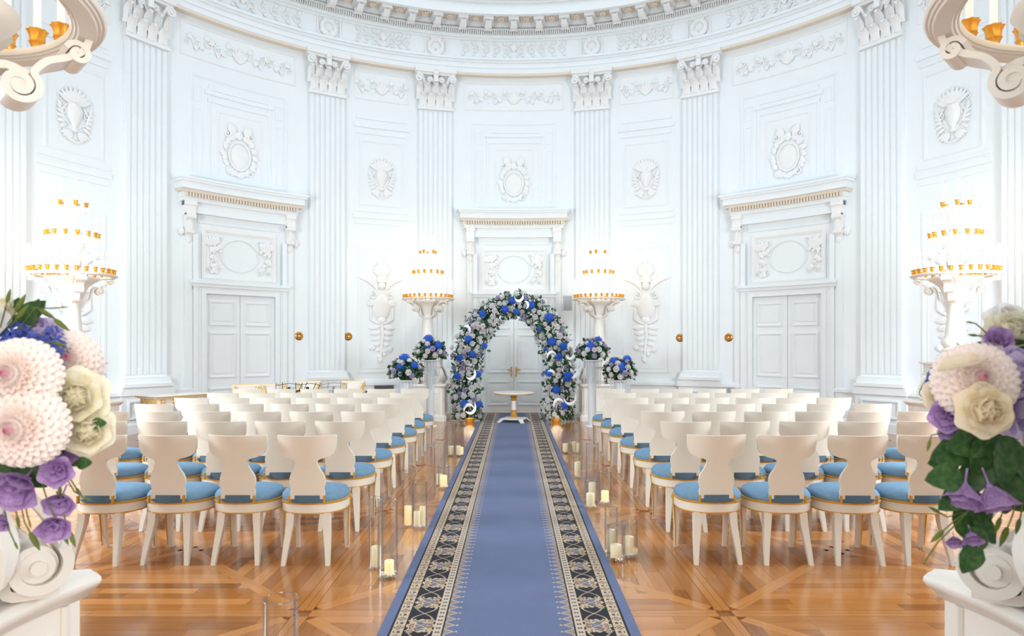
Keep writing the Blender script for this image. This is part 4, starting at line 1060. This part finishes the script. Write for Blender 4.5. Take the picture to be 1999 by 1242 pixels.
# ------------------------------------------------------------------ glass cylinders with candles
def vase_set(px, py, wpx, top, candles, where, hh=None, empty_=False, pebbles=True, d=None):
    d = d or H*F/(py-VY); x = (px-VX)*d/F; y = d; r = wpx*d/F/2; h = hh or (H-(top-VY)*d/F)
    t = .0035
    mb = MB(); mb.lathe([(.001, 0.001), (r-.004, .001), (r, .005), (r, h-.002), (r-t*.5, h), (r-t, h-.002), (r-t, .014), (r-.008, .010), (.001, .010)], 28)
    v = mb.build('glass_cylinder', M['glass'], None, True, (x, y, 0)); tag(v, 'clear glass cylinder %s' % where, 'vase', 'glass cylinders along the carpet')
    mb = MB(); mb.lathe([(r-t, h-.002), (r+.0006, h-.003), (r+.0008, h+.001), (r-t*.6, h+.002), (r-t, h-.002)], 28); mb.build('rim', M['rim'], v)
    if empty_: return
    rg = random.Random(int(px*7+py)); z0 = .011
    if pebbles:
        mb = MB()
        for i in range(26):
            a = rg.uniform(0, 6.3); q = math.sqrt(rg.random())*(r-.018); s = rg.uniform(.007, .012)
            mb.blob((q*cos(a), q*sin(a), z0+s*.7+rg.random()*.012), (s, s*rg.uniform(.7, 1), s*.7), 6, 4)
        o = mb.build('pebbles', M['pebble'], None, True, (x, y, 0)); tag(o, 'white pebbles in glass cylinder %s' % where, 'pebbles', None, 'stuff'); z0 += .014
    for (dx, dy, cr_, ch, lit) in candles:
        mb = MB(); mb.lathe([(.001, 0), (cr_*.97, 0), (cr_, .004), (cr_, ch-.004), (cr_*.93, ch), (cr_*.8, ch-.004), (.001, ch-.006)], 20)
        c = mb.build('pillar_candle', M['waxlit' if lit else 'wax'], None, True, (x+dx, y+dy, z0))
        nm = 'taller' if (len(candles) > 1 and ch == max(q[3] for q in candles)) else ('shorter' if len(candles) > 1 else 'single')
        tag(c, '%s %s candle in glass cylinder %s' % (nm, 'glowing cream' if lit else 'cream', where), 'candle', 'pillar candles in glass cylinders')
        mb = MB(); mb.tube([(0, 0, ch-.008), (.002, 0, ch+.004)], .0012, 5); mb.build('wick', M['black'], c)
M['rim'] = glass_mat('glass_rim', (.86, .90, .88, 1), .05); M['rim'].node_tree.nodes['Layer Weight'].inputs[0].default_value = .45
vase_set(734, 1110, 29, 972, [(.002, .0, .034, .125, False)], 'left of carpet, tall, nearest the front chairs', pebbles=True)
vase_set(757, 1126, 40, 978, [(.012, -.012, .031, .085, True)], 'left of carpet, wide, front of nearest pair')
vase_set(797, 1027, 25, 917, [(-.002, 0, .031, .155, True)], 'left of carpet, tall, second pair', pebbles=False)
vase_set(819, 1031, 31, 943, [(-.02, -.012, .028, .115, False), (.024, .014, .026, .15, False)], 'left of carpet, wide, second pair')
vase_set(858, 948, 23, 864, [(0, .005, .034, .11, False)], 'left of carpet, tall, third pair', pebbles=False)
vase_set(866, 954, 23, 911, [(.0, 0, .036, .115, True)], 'left of carpet, short, third pair', d=7.21)
vase_set(880, 890, 17, 823, [(0, 0, .042, .11, False)], 'left of carpet, tall, farthest pair')
vase_set(897, 891, 18, 838, [(-.015, -.01, .03, .12, False), (.03, .01, .026, .10, True)], 'left of carpet, shorter, farthest pair')
vase_set(548, 1300, 67, 1168, [], 'standing empty in the left foreground', d=2.9, empty_=True)
vase_set(1193, 1077, 26, 992, [(0, .0, .031, .15, False)], 'right of carpet, tall, nearest trio', pebbles=False)
vase_set(1203, 1093, 36, 1026, [(-.002, -.006, .041, .085, False)], 'right of carpet, front, nearest trio', d=4.80)
vase_set(1229, 1086, 33, 1020, [(-.008, .0, .039, .115, False), (.034, -.025, .020, .04, False)], 'right of carpet, rightmost, nearest trio')
vase_set(1156, 984, 26, 865, [(0, .01, .034, .17, False)], 'right of carpet, tall, second trio', d=6.62, pebbles=False)
vase_set(1154, 992, 26, 940, [(-.008, -.008, .040, .115, False)], 'right of carpet, short front, second trio', d=6.34)
vase_set(1181, 984, 26, 922, [(0, 0, .036, .10, True)], 'right of carpet, rightmost, second trio')
vase_set(1128, 932, 18, 892, [(-.006, 0, .036, .15, False)], 'right of carpet, lone short one')
vase_set(1104, 885, 16, 843, [(.0, 0, .041, .11, False)], 'right of carpet, short, farthest pair')
vase_set(1124, 884, 19, 823, [(-.03, 0, .034, .13, False), (.032, 0, .03, .11, False)], 'right of carpet, tall, farthest pair')
# ------------------------------------------------------------------ brass rosettes, speaker, vent
mb = MB(); mb.lathe([(.001, .035), (.02, .034), (.028, .026), (.034, .02), (.055, .03), (.066, .026), (.078, .012), (.086, .01), (.088, 0), (.001, 0)], 28)
for k in range(12):
    a = 2*PI*k/12; mb.blob((.047*cos(a), .047*sin(a), .026), (.010, .010, .007), 6, 4)
ros = mb.mesh('wall_rosette', M['brass'])
for d, z, lab in ((-35.9, 1.72, 'outer brass rosette on left wall, left of the fluted pilaster'), (-28.0, 1.72, 'inner brass rosette on left wall, right of the fluted pilaster'), (28.1, 1.69, 'inner brass rosette on right wall, left of the fluted pilaster'), (35.9, 1.69, 'outer brass rosette on right wall, right of the fluted pilaster')):
    a = math.radians(d); o = inst('wall_rosette', ros, None, ((R-.0)*sin(a), CY+R*cos(a), z), (PI/2, 0, -a)); tag(o, lab, 'rosette', 'brass rosettes on the wall')
sp = at(1108, 592, 15.0); mb = MB(); mb.box(-.095, .095, -.09, .09, -.16, .16)
o = mb.build('wall_speaker', M['grey'], None, False, sp); tag(o, 'small grey loudspeaker on wall between arch and right candelabrum', 'speaker')
mb = MB(); mb.box(-.08, .08, -.095, -.089, -.145, .145); mb.build('grille', mat('speaker_cloth', S(176, 180, 188), .8), o, False)
mb = MB(); mb.box(-.02, .02, .08, 15.62-sp.y-.03, -.02, .02); mb.build('bracket', M['grey'], o, False)
a = math.radians(36.4); mb = MB(); mb.box(-.06, .06, -.02, .0, -.08, .08)
o = mb.build('wall_vent', M['grey'], None, False, ((R-.055)*sin(a), CY+(R-.055)*cos(a), .60)); o.rotation_euler = (0, 0, -a); tag(o, 'small grey grille low on right wall beside the pilaster base', 'vent')
for k in range(4):
    mb = MB(); mb.box(-.045+.026*k-.007, -.045+.026*k+.007, -.026, -.018, -.065, .065); mb.build('slat', M['chrome'], o, False)
# ------------------------------------------------------------------ console tables at the back
def console_table(loc, rz, L, W, label, ornate=True):
    root = empty('console_table', (loc[0], loc[1], 0), rz); hz = .745
    mb = MB(); mb.box(-L/2, L/2, -W/2, W/2, hz-.022, hz); mb.box(-L/2+.015, L/2-.015, -W/2+.015, W/2-.015, hz-.036, hz-.022); mb.build('tabletop', M['gesso'], root, False)
    mb = MB(); e = .004
    mb.frame(-L/2-e, L/2+e, 0, 0, 0, 0, 0) if False else None
    for (a, b, c, d) in ((-L/2-e, L/2+e, -W/2-e, -W/2), (-L/2-e, L/2+e, W/2, W/2+e), (-L/2-e, -L/2, -W/2, W/2), (L/2, L/2+e, -W/2, W/2)): mb.box(a, b, c, d, hz-.02, hz-.004)
    mb.build('gilt_edge', M['goldpaint'], root, False)
    mb = MB(); mb.box(-L/2+.05, L/2-.05, -W/2+.05, W/2-.05, hz-.15, hz-.036); mb.build('apron', M['gesso'], root, False)
    mb = MB(); rg = random.Random(3)
    if ornate:
        for (ax, n) in ((0, int(L/.055)), (1, int(W/.055))):
            for s in (-1, 1):
                for k in range(n):
                    t = (k+.5)/n-.5; dense = abs(t) < .26 or abs(t) > .40 or ax == 1
                    if not dense: continue
                    q = (t*(L-.12), s*(W/2-.045)) if ax == 0 else (s*(L/2-.045), t*(W-.12))
                    mb.blob((q[0], q[1], hz-.09+rg.uniform(-.02, .02)), (.026 if ax == 0 else .014, .014 if ax == 0 else .026, .036), 6, 4); mb.blob((q[0]+.01, q[1], hz-.055), (.016, .016, .012), 5, 3)
        mb.build('gilt_frieze', M['palegold'], root)
    for sx in (-1, 1):
        for sy in (-1, 1):
            mb = MB(); mb.lathe([(.03, .0), (.035, .02), (.02, .04), (.018, .08), (.03, .5), (.022, .55), (.035, hz-.15)], 10, (sx*(L/2-.09), sy*(W/2-.09), 0)); mb.build('leg', M['gesso'], root)
    return tag(root, label, 'table')
pa, pb = at(306, 776, 10.23), at(425, 768, 11.13)
dv = Vector((pb.x-pa.x, pb.y-pa.y, 0)); rz = math.atan2(dv.y, dv.x); nv = Vector((-sin(rz), cos(rz), 0))
cc = (pa+pb)/2+nv*.28
console_table((cc.x, cc.y), rz, dv.length, .56, 'white table with gilded frieze behind the left chairs')
console_table((4.28, 10.9), .45, 1.0, .5, 'white table with gold edge behind the right chairs', True)
def arm_chair(loc, rz, label):
    root = empty('gilt_chair', (loc[0], loc[1], 0), rz)
    mb = MB(); mb.box(-.22, .22, -.21, .21, .40, .46); mb.box(-.20, .20, -.19, .19, .46, .50); mb.build('seat', M['ivory'], root, False)
    mb = MB(); mb.grid(lambda i, j: (-.2+.4*i, .20+.02*(abs(i*2-1)**2)*-1, .62+.27*j), 6, 1); mb.grid(lambda i, j: (-.2+.4*i, .225+.02*(abs(i*2-1)**2)*-1, .62+.27*j), 6, 1); mb.box(-.2, .2, .195, .23, .87, .895); mb.box(-.2, .2, .195, .23, .61, .63); mb.build('backrest', M['ivory'], root, False)
    mb = MB()
    for s in (-1, 1):
        for sg2 in (-1, 1):
            y = .19 if sg2 < 0 else .235
            mb.tube([(s*.19, y, .62), (s*.15, y, .66), (s*.135, y, .74), (s*.16, y, .81), (s*.19, y, .88)], [.012, .02, .026, .022, .014], 6)
            mb.blob((s*.17, y, .71), (.03, .014, .035), 7, 4); mb.blob((s*.185, y, .84), (.022, .014, .03), 7, 4); mb.blob((s*.06, y, .75), (.012, .008, .02), 6, 4)
    mb.tube([(-.205, .21, .9), (.205, .21, .9)], .009, 6); mb.tube([(-.19, .2, .615), (.19, .2, .615)], .008, 6); mb.build('gilt_ornament', M['palegold'], root)
    for sx in (-1, 1):
        for sy in (-1, 1):
            mb = MB(); quadsec(mb, [(sx*.19, sy*.19+(.03*sy), 0), (sx*.19, sy*.18, .4)], [(.015, .015), (.022, .022)]); mb.build('leg', M['ivory'], root, False)
        mb = MB(); mb.tube([(sx*.19, .2, .44), (sx*.19, .205, .64)], .014, 6); mb.build('back_post', M['goldpaint'], root)
    return tag(root, label, 'chair', 'gilded white chairs behind the left block')
arm_chair((-4.36, 10.95), -2.5, 'gilded white chair beside the gilt table, leftmost of four')
arm_chair((-3.97, 11.2), -2.6, 'gilded white chair second from the gilt table')
arm_chair((-3.59, 12.1), PI+.1, 'gilded white chair behind folding black music stand, below left rosette')
arm_chair((-2.78, 12.15), PI-.1, 'gilded white chair beside dark music desk, nearest the flower stands')
def wire_stand(loc, rz, m, label):
    root = empty('music_stand', (loc[0], loc[1], 0), rz); hz = .80
    mb = MB(); mb.tube([(0, 0, .28), (0, 0, hz)], .008, 6); mb.build('post', m, root)
    for k in range(3):
        a = 2*PI*k/3; mb = MB(); mb.tube([(.01*cos(a), .01*sin(a), .34), (.25*cos(a), .25*sin(a), .005)], .006, 5); mb.build('leg', m, root)
    mb = MB()
    P = lambda x, t: (x, -.03+.10*t, hz-.04+.16*t)
    for s in (-1, 1):
        mb.tube([P(0, .1), P(s*.20, .25)], .006, 5); mb.tube([P(0, .9), P(s*.20, .75)], .005, 5); mb.tube([P(s*.20, .1), P(s*.20, .95)], .005, 5); mb.tube([P(s*.10, 0), P(s*.10, 1)], .006, 5)
        mb.tube([P(s*.2, .1), (s*.2, -.09, hz-.05)], .006, 5)
    mb.tube([P(-.23, .12), P(.23, .12)], .006, 5); mb.box(-.02, .02, -.04, -.01, hz-.05, hz+.05); mb.build('desk', m, root)
    return tag(root, label, 'music stand', 'music stands behind the left chairs')
wire_stand((-3.62, 11.0), .3, M['black'], 'folding black wire music stand behind left chairs, left of two')
wire_stand((-3.32, 11.05), -.5, M['black'], 'folding black wire music stand overlapping the gilded chair, right of two')
wire_stand((-2.95, 11.2), .15, M['chrome'], 'folding silver wire music stand between two gilded chairs')
root = empty('music_stand', (-2.14, 11.3, 0), .35); tag(root, 'music stand with solid dark plum desk, nearest the flower stands', 'music stand', 'music stands behind the left chairs')
mb = MB(); mb.tube([(0, 0, .02), (0, 0, .76)], .011, 8); mb.build('post', M['black'], root)
for k in range(3):
    a = 2*PI*k/3; mb = MB(); mb.tube([(0, 0, .12), (.22*cos(a), .22*sin(a), .008)], .007, 5); mb.build('leg', M['black'], root)
mb = MB(); mb.m = Matrix.Translation((0, 0, .79)) @ Matrix.Rotation(-.9, 4, 'X'); mb.box(-.16, .16, -.012, .012, -.09, .09); mb.box(-.16, .16, -.05, -.012, -.09, -.075); mb.m = None; mb.build('desk', M['plum'], root, False)
mb = MB(); mb.tube([(-.16, 0, .76), (-.30, 0, .765)], .005, 5); mb.box(-.31, -.29, -.01, .01, .74, .78); mb.build('lamp_arm', M['black'], root)
# ------------------------------------------------------------------ foreground bouquets
DH = dahlia('dahlia', M['dahlia'])
def big_leaf():
    mb = MB()
    def fn(i, j):
        s = j*2-1; wv = sin(PI*min(1, i*.96+.03))**.75*(1.0-.25*i)
        return (s*.42*wv, i, .10*abs(s)*wv-.22*i*i+.02*sin(i*20)*abs(s))
    mb.grid(fn, 8, 4); return mb.mesh('leaf', M['leaf'])
LF = big_leaf()
mb = MB(); mb.lathe([(.002, 0), (.10, .06), (.16, .3), (.13, .65), (.05, .9), (.004, 1)], 8); BUD = mb.mesh('bud', M['bud'])
mb = MB(); mb.grid(lambda i, j: ((j*2-1)*.15*sin(PI*min(1, .1+.9*i))**.7, i, .12*(j*2-1)**2-.06*i*i), 8, 4); CAL = mb.mesh('pointed_petal', M['cream'])
def fore_bouquet(cx, items, leaves, buds, label, D):
    base = at(*cx, D); root = empty('foreground_bouquet', base); tag(root, label, 'bouquet', 'large foreground bouquets')
    rg = random.Random(int(cx[0]))
    cen = base+Vector((0, .12, 0))
    for (kind, px, py, rp, dd, nx, nz) in items:
        d = D+dd; p = at(px, py, d); r = rp*d/F; nrm = Vector((nx, -1, nz))
        if kind == 'dahlia': put('dahlia', DH, root, p+Vector((0, r*.3, 0)), nrm, r/.82, rg.uniform(0, 6), .9)
        elif kind == 'hyd': put('hydrangea', HYB, root, p+Vector((0, r*.6, 0)), nrm, r, rg.uniform(0, 6))
        elif kind == 'lis': put('lisianthus', LI, root, p+Vector((0, r*.2, 0)), nrm, r/.62, rg.uniform(0, 6))
        elif kind == 'lisd': put('lisianthus', LI, root, p-Vector((nx, -.35, nz)).normalized()*r*.9, Vector((nx, -.35, nz)), r/.5, rg.uniform(0, 6))
        elif kind == 'cream': put('cream_rose', RC, root, p+Vector((0, r*.4, 0)), nrm, r/.66, rg.uniform(0, 6))
        elif kind == 'ivory': put('ivory_rose', RI, root, p+Vector((0, r*.4, 0)), nrm, r/.66, rg.uniform(0, 6))
        elif kind == 'white': put('white_rose', RW, root, p+Vector((0, r*.4, 0)), nrm, r/.66, rg.uniform(0, 6))
        elif kind == 'lilac': put('lilac_rose', RL, root, p+Vector((0, r*.4, 0)), nrm, r/.66, rg.uniform(0, 6))
    Z = Vector((0, 0, 1))
    for (px, py, L, ax, az, dd) in leaves:           # px,py leaf base, direction in picture plane
        d = D+dd; p = at(px, py, d)-base; l = L*d/F; y = Vector((ax, rg.uniform(-.5, -.1), az)).normalized(); z = Vector((rg.uniform(-.3, .3), -1, rg.uniform(.1, .7))); x = y.cross(z).normalized(); z = x.cross(y)
        m = Matrix((x, y, z)).transposed().to_4x4(); m.translation = p
        inst('leaf', LF, root, mw=m @ Matrix.Scale(l, 4))
    for (pts, bl) in buds:                           # stem polyline in pixels, bud length
        P = [at(px, py, D+dd)-base for px, py, dd in pts]
        mb = MB(); mb.tube(P, .0016, 5); st = mb.build('stem', M['bud'], root)
        d = (P[-1]-P[-2]).normalized(); q = d.to_track_quat('Z', 'Y'); l = bl*D/F
        inst('bud', BUD, st, mw=Matrix.Translation(P[-1]-d*.004) @ q.to_matrix().to_4x4() @ Matrix.Diagonal((l*.85, l*.85, l, 1)))
    mb = MB(); mb.blob(((-.10 if cx[0] < 1000 else .10), .12, 0), (.12, .08, .17), 12, 8); mb.build('floral_foam', M['leaf'], root)
    return root, base, rg
Li = [('hyd', 28, 700, 78, .05, .3, .6), ('dahlia', 14, 733, 66, -.13, .15, .15), ('dahlia', 22, 838, 70, -.15, .15, .0), ('dahlia', 112, 706, 62, .10, .8, .35), ('dahlia', 150, 742, 34, .14, .9, .3), ('ivory', 138, 777, 50, -.02, .5, .1), ('ivory', 158, 842, 44, -.01, .7, -.1),
      ('lilac', 68, 655, 34, .08, .3, .8), ('ivory', 2, 605, 24, .08, .1, .9), ('lis', 112, 918, 36, -.06, .4, .0), ('lis', 42, 935, 52, -.06, .1, -.5), ('lis', 118, 862, 46, .03, .6, -.2), ('lis', 118, 968, 34, -.04, .3, -.7), ('lis', 104, 1016, 36, -.07, .5, -.6), ('lis', 0, 1008, 26, -.06, .2, -.8), ('lilac', 90, 770, 24, -.02, .2, -.1), ('cream', -70, 780, 70, .02, -.3, .1), ('white', -60, 650, 60, .03, -.3, .5)]
Ll = [(88, 760, 70, .4, -.6, .02), (100, 800, 90, .2, -.9, .02), (90, 840, 90, .5, -.5, .03), (60, 880, 80, .7, -.35, .0), (40, 900, 70, .6, -.6, .02), (110, 850, 60, .5, -.5, .03), (70, 770, 60, .7, .1, .03), (120, 820, 70, -.2, -.9, .04), (60, 640, 60, .3, .9, .07), (40, 640, 70, .6, .7, .09), (20, 640, 60, .2, 1, .1), (150, 905, 34, .9, .1, .0), (178, 828, 30, .9, .1, .0), (100, 830, 70, -.6, -.6, .03), (70, 850, 60, -.3, -.9, .03), (10, 900, 80, .3, -.8, .02), (60, 760, 80, .8, -.3, .06), (30, 890, 70, .1, -1, .0), (90, 870, 60, .9, -.2, .03)]
Lb = [([(0, 640, .05), (8, 610, .05), (14, 588, .05)], 30), ([(10, 640, .05), (25, 618, .04), (32, 606, .04)], 42), ([(5, 650, .05), (25, 632, .03), (34, 621, .03)], 40), ([(30, 650, .05), (70, 600, .02), (80, 606, .02)], 38), ([(60, 640, .05), (85, 608, .0), (108, 625, .0)], 40), ([(64, 601, .05), (100, 602, .0), (125, 600, .0)], 14), ([(80, 670, .05), (100, 668, 0), (108, 670, 0)], 28),
      ([(20, 905, .0), (28, 980, -.04), (34, 1012, -.05)], 26), ([(45, 950, -.02), (52, 1000, -.05), (58, 1022, -.06)], 14), ([(5, 980, -.03), (18, 1035, -.07), (30, 1062, -.07)], 16), ([(40, 980, -.04), (48, 1020, -.08), (60, 1042, -.08)], 40), ([(75, 920, -.02), (95, 985, -.06), (122, 1040, -.06)], 30), ([(125, 1005, -.05), (132, 1030, -.06), (136, 1040, -.06)], 34), ([(120, 900, .0), (130, 925, .0), (150, 955, .0)], 24), ([(130, 935, .0), (145, 960, .0), (165, 972, .0)], 18), ([(110, 960, -.05), (117, 970, -.09), (117, 962, -.1)], 26)]
fore_bouquet((10, 820), Li, Ll, Lb, 'large bouquet in left foreground with blush dahlias, blue hydrangea and purple bells', 1.52)
Ri = [('dahlia', 1922, 742, 66, -.10, -.35, .2), ('dahlia', 1960, 722, 52, -.02, .2, .3), ('cream', 1931, 803, 46, -.14, -.2, .1), ('hyd', 1862, 744, 36, .07, -.6, .3), ('cream', 1851, 772, 32, .0, -.7, .1), ('lis', 1858, 808, 38, -.02, -.8, -.1), ('lis', 1856, 840, 24, -.02, -.6, -.4), ('lilac', 1990, 735, 40, -.08, .1, .0), ('lis', 1948, 672, 30, .02, -.4, .5), ('lilac', 1985, 700, 22, -.04, 0, .3), ('ivory', 1985, 655, 44, .04, -.2, .6), ('white', 1972, 628, 34, .08, -.3, .8),
      ('lisd', 1880, 974, 34, -.08, -.35, -.8), ('lisd', 1946, 984, 38, -.08, .15, -.9), ('lis', 1898, 1042, 22, -.08, -.3, -.9), ('lis', 1864, 1050, 18, -.05, -.5, -.8), ('lis', 1892, 932, 16, -.02, -.3, -.3), ('lilac', 1998, 800, 50, -.04, .3, 0), ('cream', 2060, 760, 70, -.02, .4, .1), ('dahlia', 2050, 860, 66, .0, .4, .0), ('white', 2055, 670, 60, .04, .3, .6)]
Rl = [(1890, 870, 80, -1, -.3, -.02), (1870, 905, 60, -.9, .1, -.02), (1882, 935, 84, -1, .1, -.06), (1880, 950, 70, -.8, -.6, -.05), (1930, 850, 90, -.8, -.2, -.04), (1950, 860, 90, .1, -1, -.06), (1970, 870, 90, .5, -.9, -.02), (1930, 880, 90, -.5, -.8, -.03), (1960, 900, 100, -.1, -1, -.03), (1910, 900, 80, -.5, -.9, .0), (1940, 930, 80, .6, -.8, .0), (1900, 960, 80, .2, -1, .0), (1870, 980, 90, .4, -.9, .0), (1900, 1010, 60, .5, -.6, -.02), (1990, 900, 90, -.3, -1, .0), (1985, 860, 90, -.8, -.6, -.03), (1960, 695, 50, -.2, .9, .05), (1925, 700, 66, -1, .15, .03), (1940, 700, 60, -.9, .5, .05), (1900, 850, 70, -.6, .6, .0), (1920, 850, 80, -.2, -.9, -.05), (1890, 895, 70, .3, -1, -.03), (1975, 690, 50, .5, .7, .04), (1850, 870, 30, .6, .5, 0), (1905, 1060, 64, -.4, -.9, -.08), (1915, 1030, 60, -.5, -.8, -.07)]
Rb = [([(1925, 650, .05), (1905, 632, .02), (1896, 630, .02)], 14), ([(1930, 660, .05), (1915, 656, .02), (1905, 655, .02)], 20), ([(1915, 695, .02), (1890, 688, .0), (1880, 680, .0)], 22), ([(1910, 700, .02), (1885, 690, 0), (1872, 686, 0)], 22), ([(1870, 840, -.02), (1818, 850, -.03), (1815, 862, -.03)], 24), ([(1990, 960, -.03), (1975, 1010, -.06), (1966, 1032, -.06)], 42), ([(1960, 990, -.04), (1957, 1000, -.06), (1952, 1014, -.06)], 34), ([(1998, 970, -.03), (1994, 1000, -.06), (1990, 1016, -.06)], 32), ([(1900, 990, -.03), (1860, 1020, -.04), (1840, 1038, -.04)], 36), ([(1880, 1000, -.02), (1850, 1010, -.03), (1832, 1000, -.03)], 26), ([(1890, 1000, -.03), (1830, 1060, -.05), (1810, 1090, -.05)], 16)]
rb, base, rg = fore_bouquet((1990, 830), Ri, Rl, Rb, 'large bouquet in right foreground with cream rose, blush dahlia and big green leaves', 1.50)
p = at(1920, 708, 1.41)-base; y = (at(1832, 719, 1.35)-at(1920, 708, 1.41)); l = y.length; y.normalize(); z = Vector((0, -.35, .94)); x = y.cross(z).normalized(); z = x.cross(y); m = Matrix((x, y, z)).transposed().to_4x4(); m.translation = p
inst('pointed_petal', CAL, rb, mw=m @ Matrix.Scale(l, 4))
mb = MB(); mb.blob(at(1895, 693, 1.48)-base, (.011, .01, .006), 8, 5); mb.build('orange_petal', M['orange'], rb)
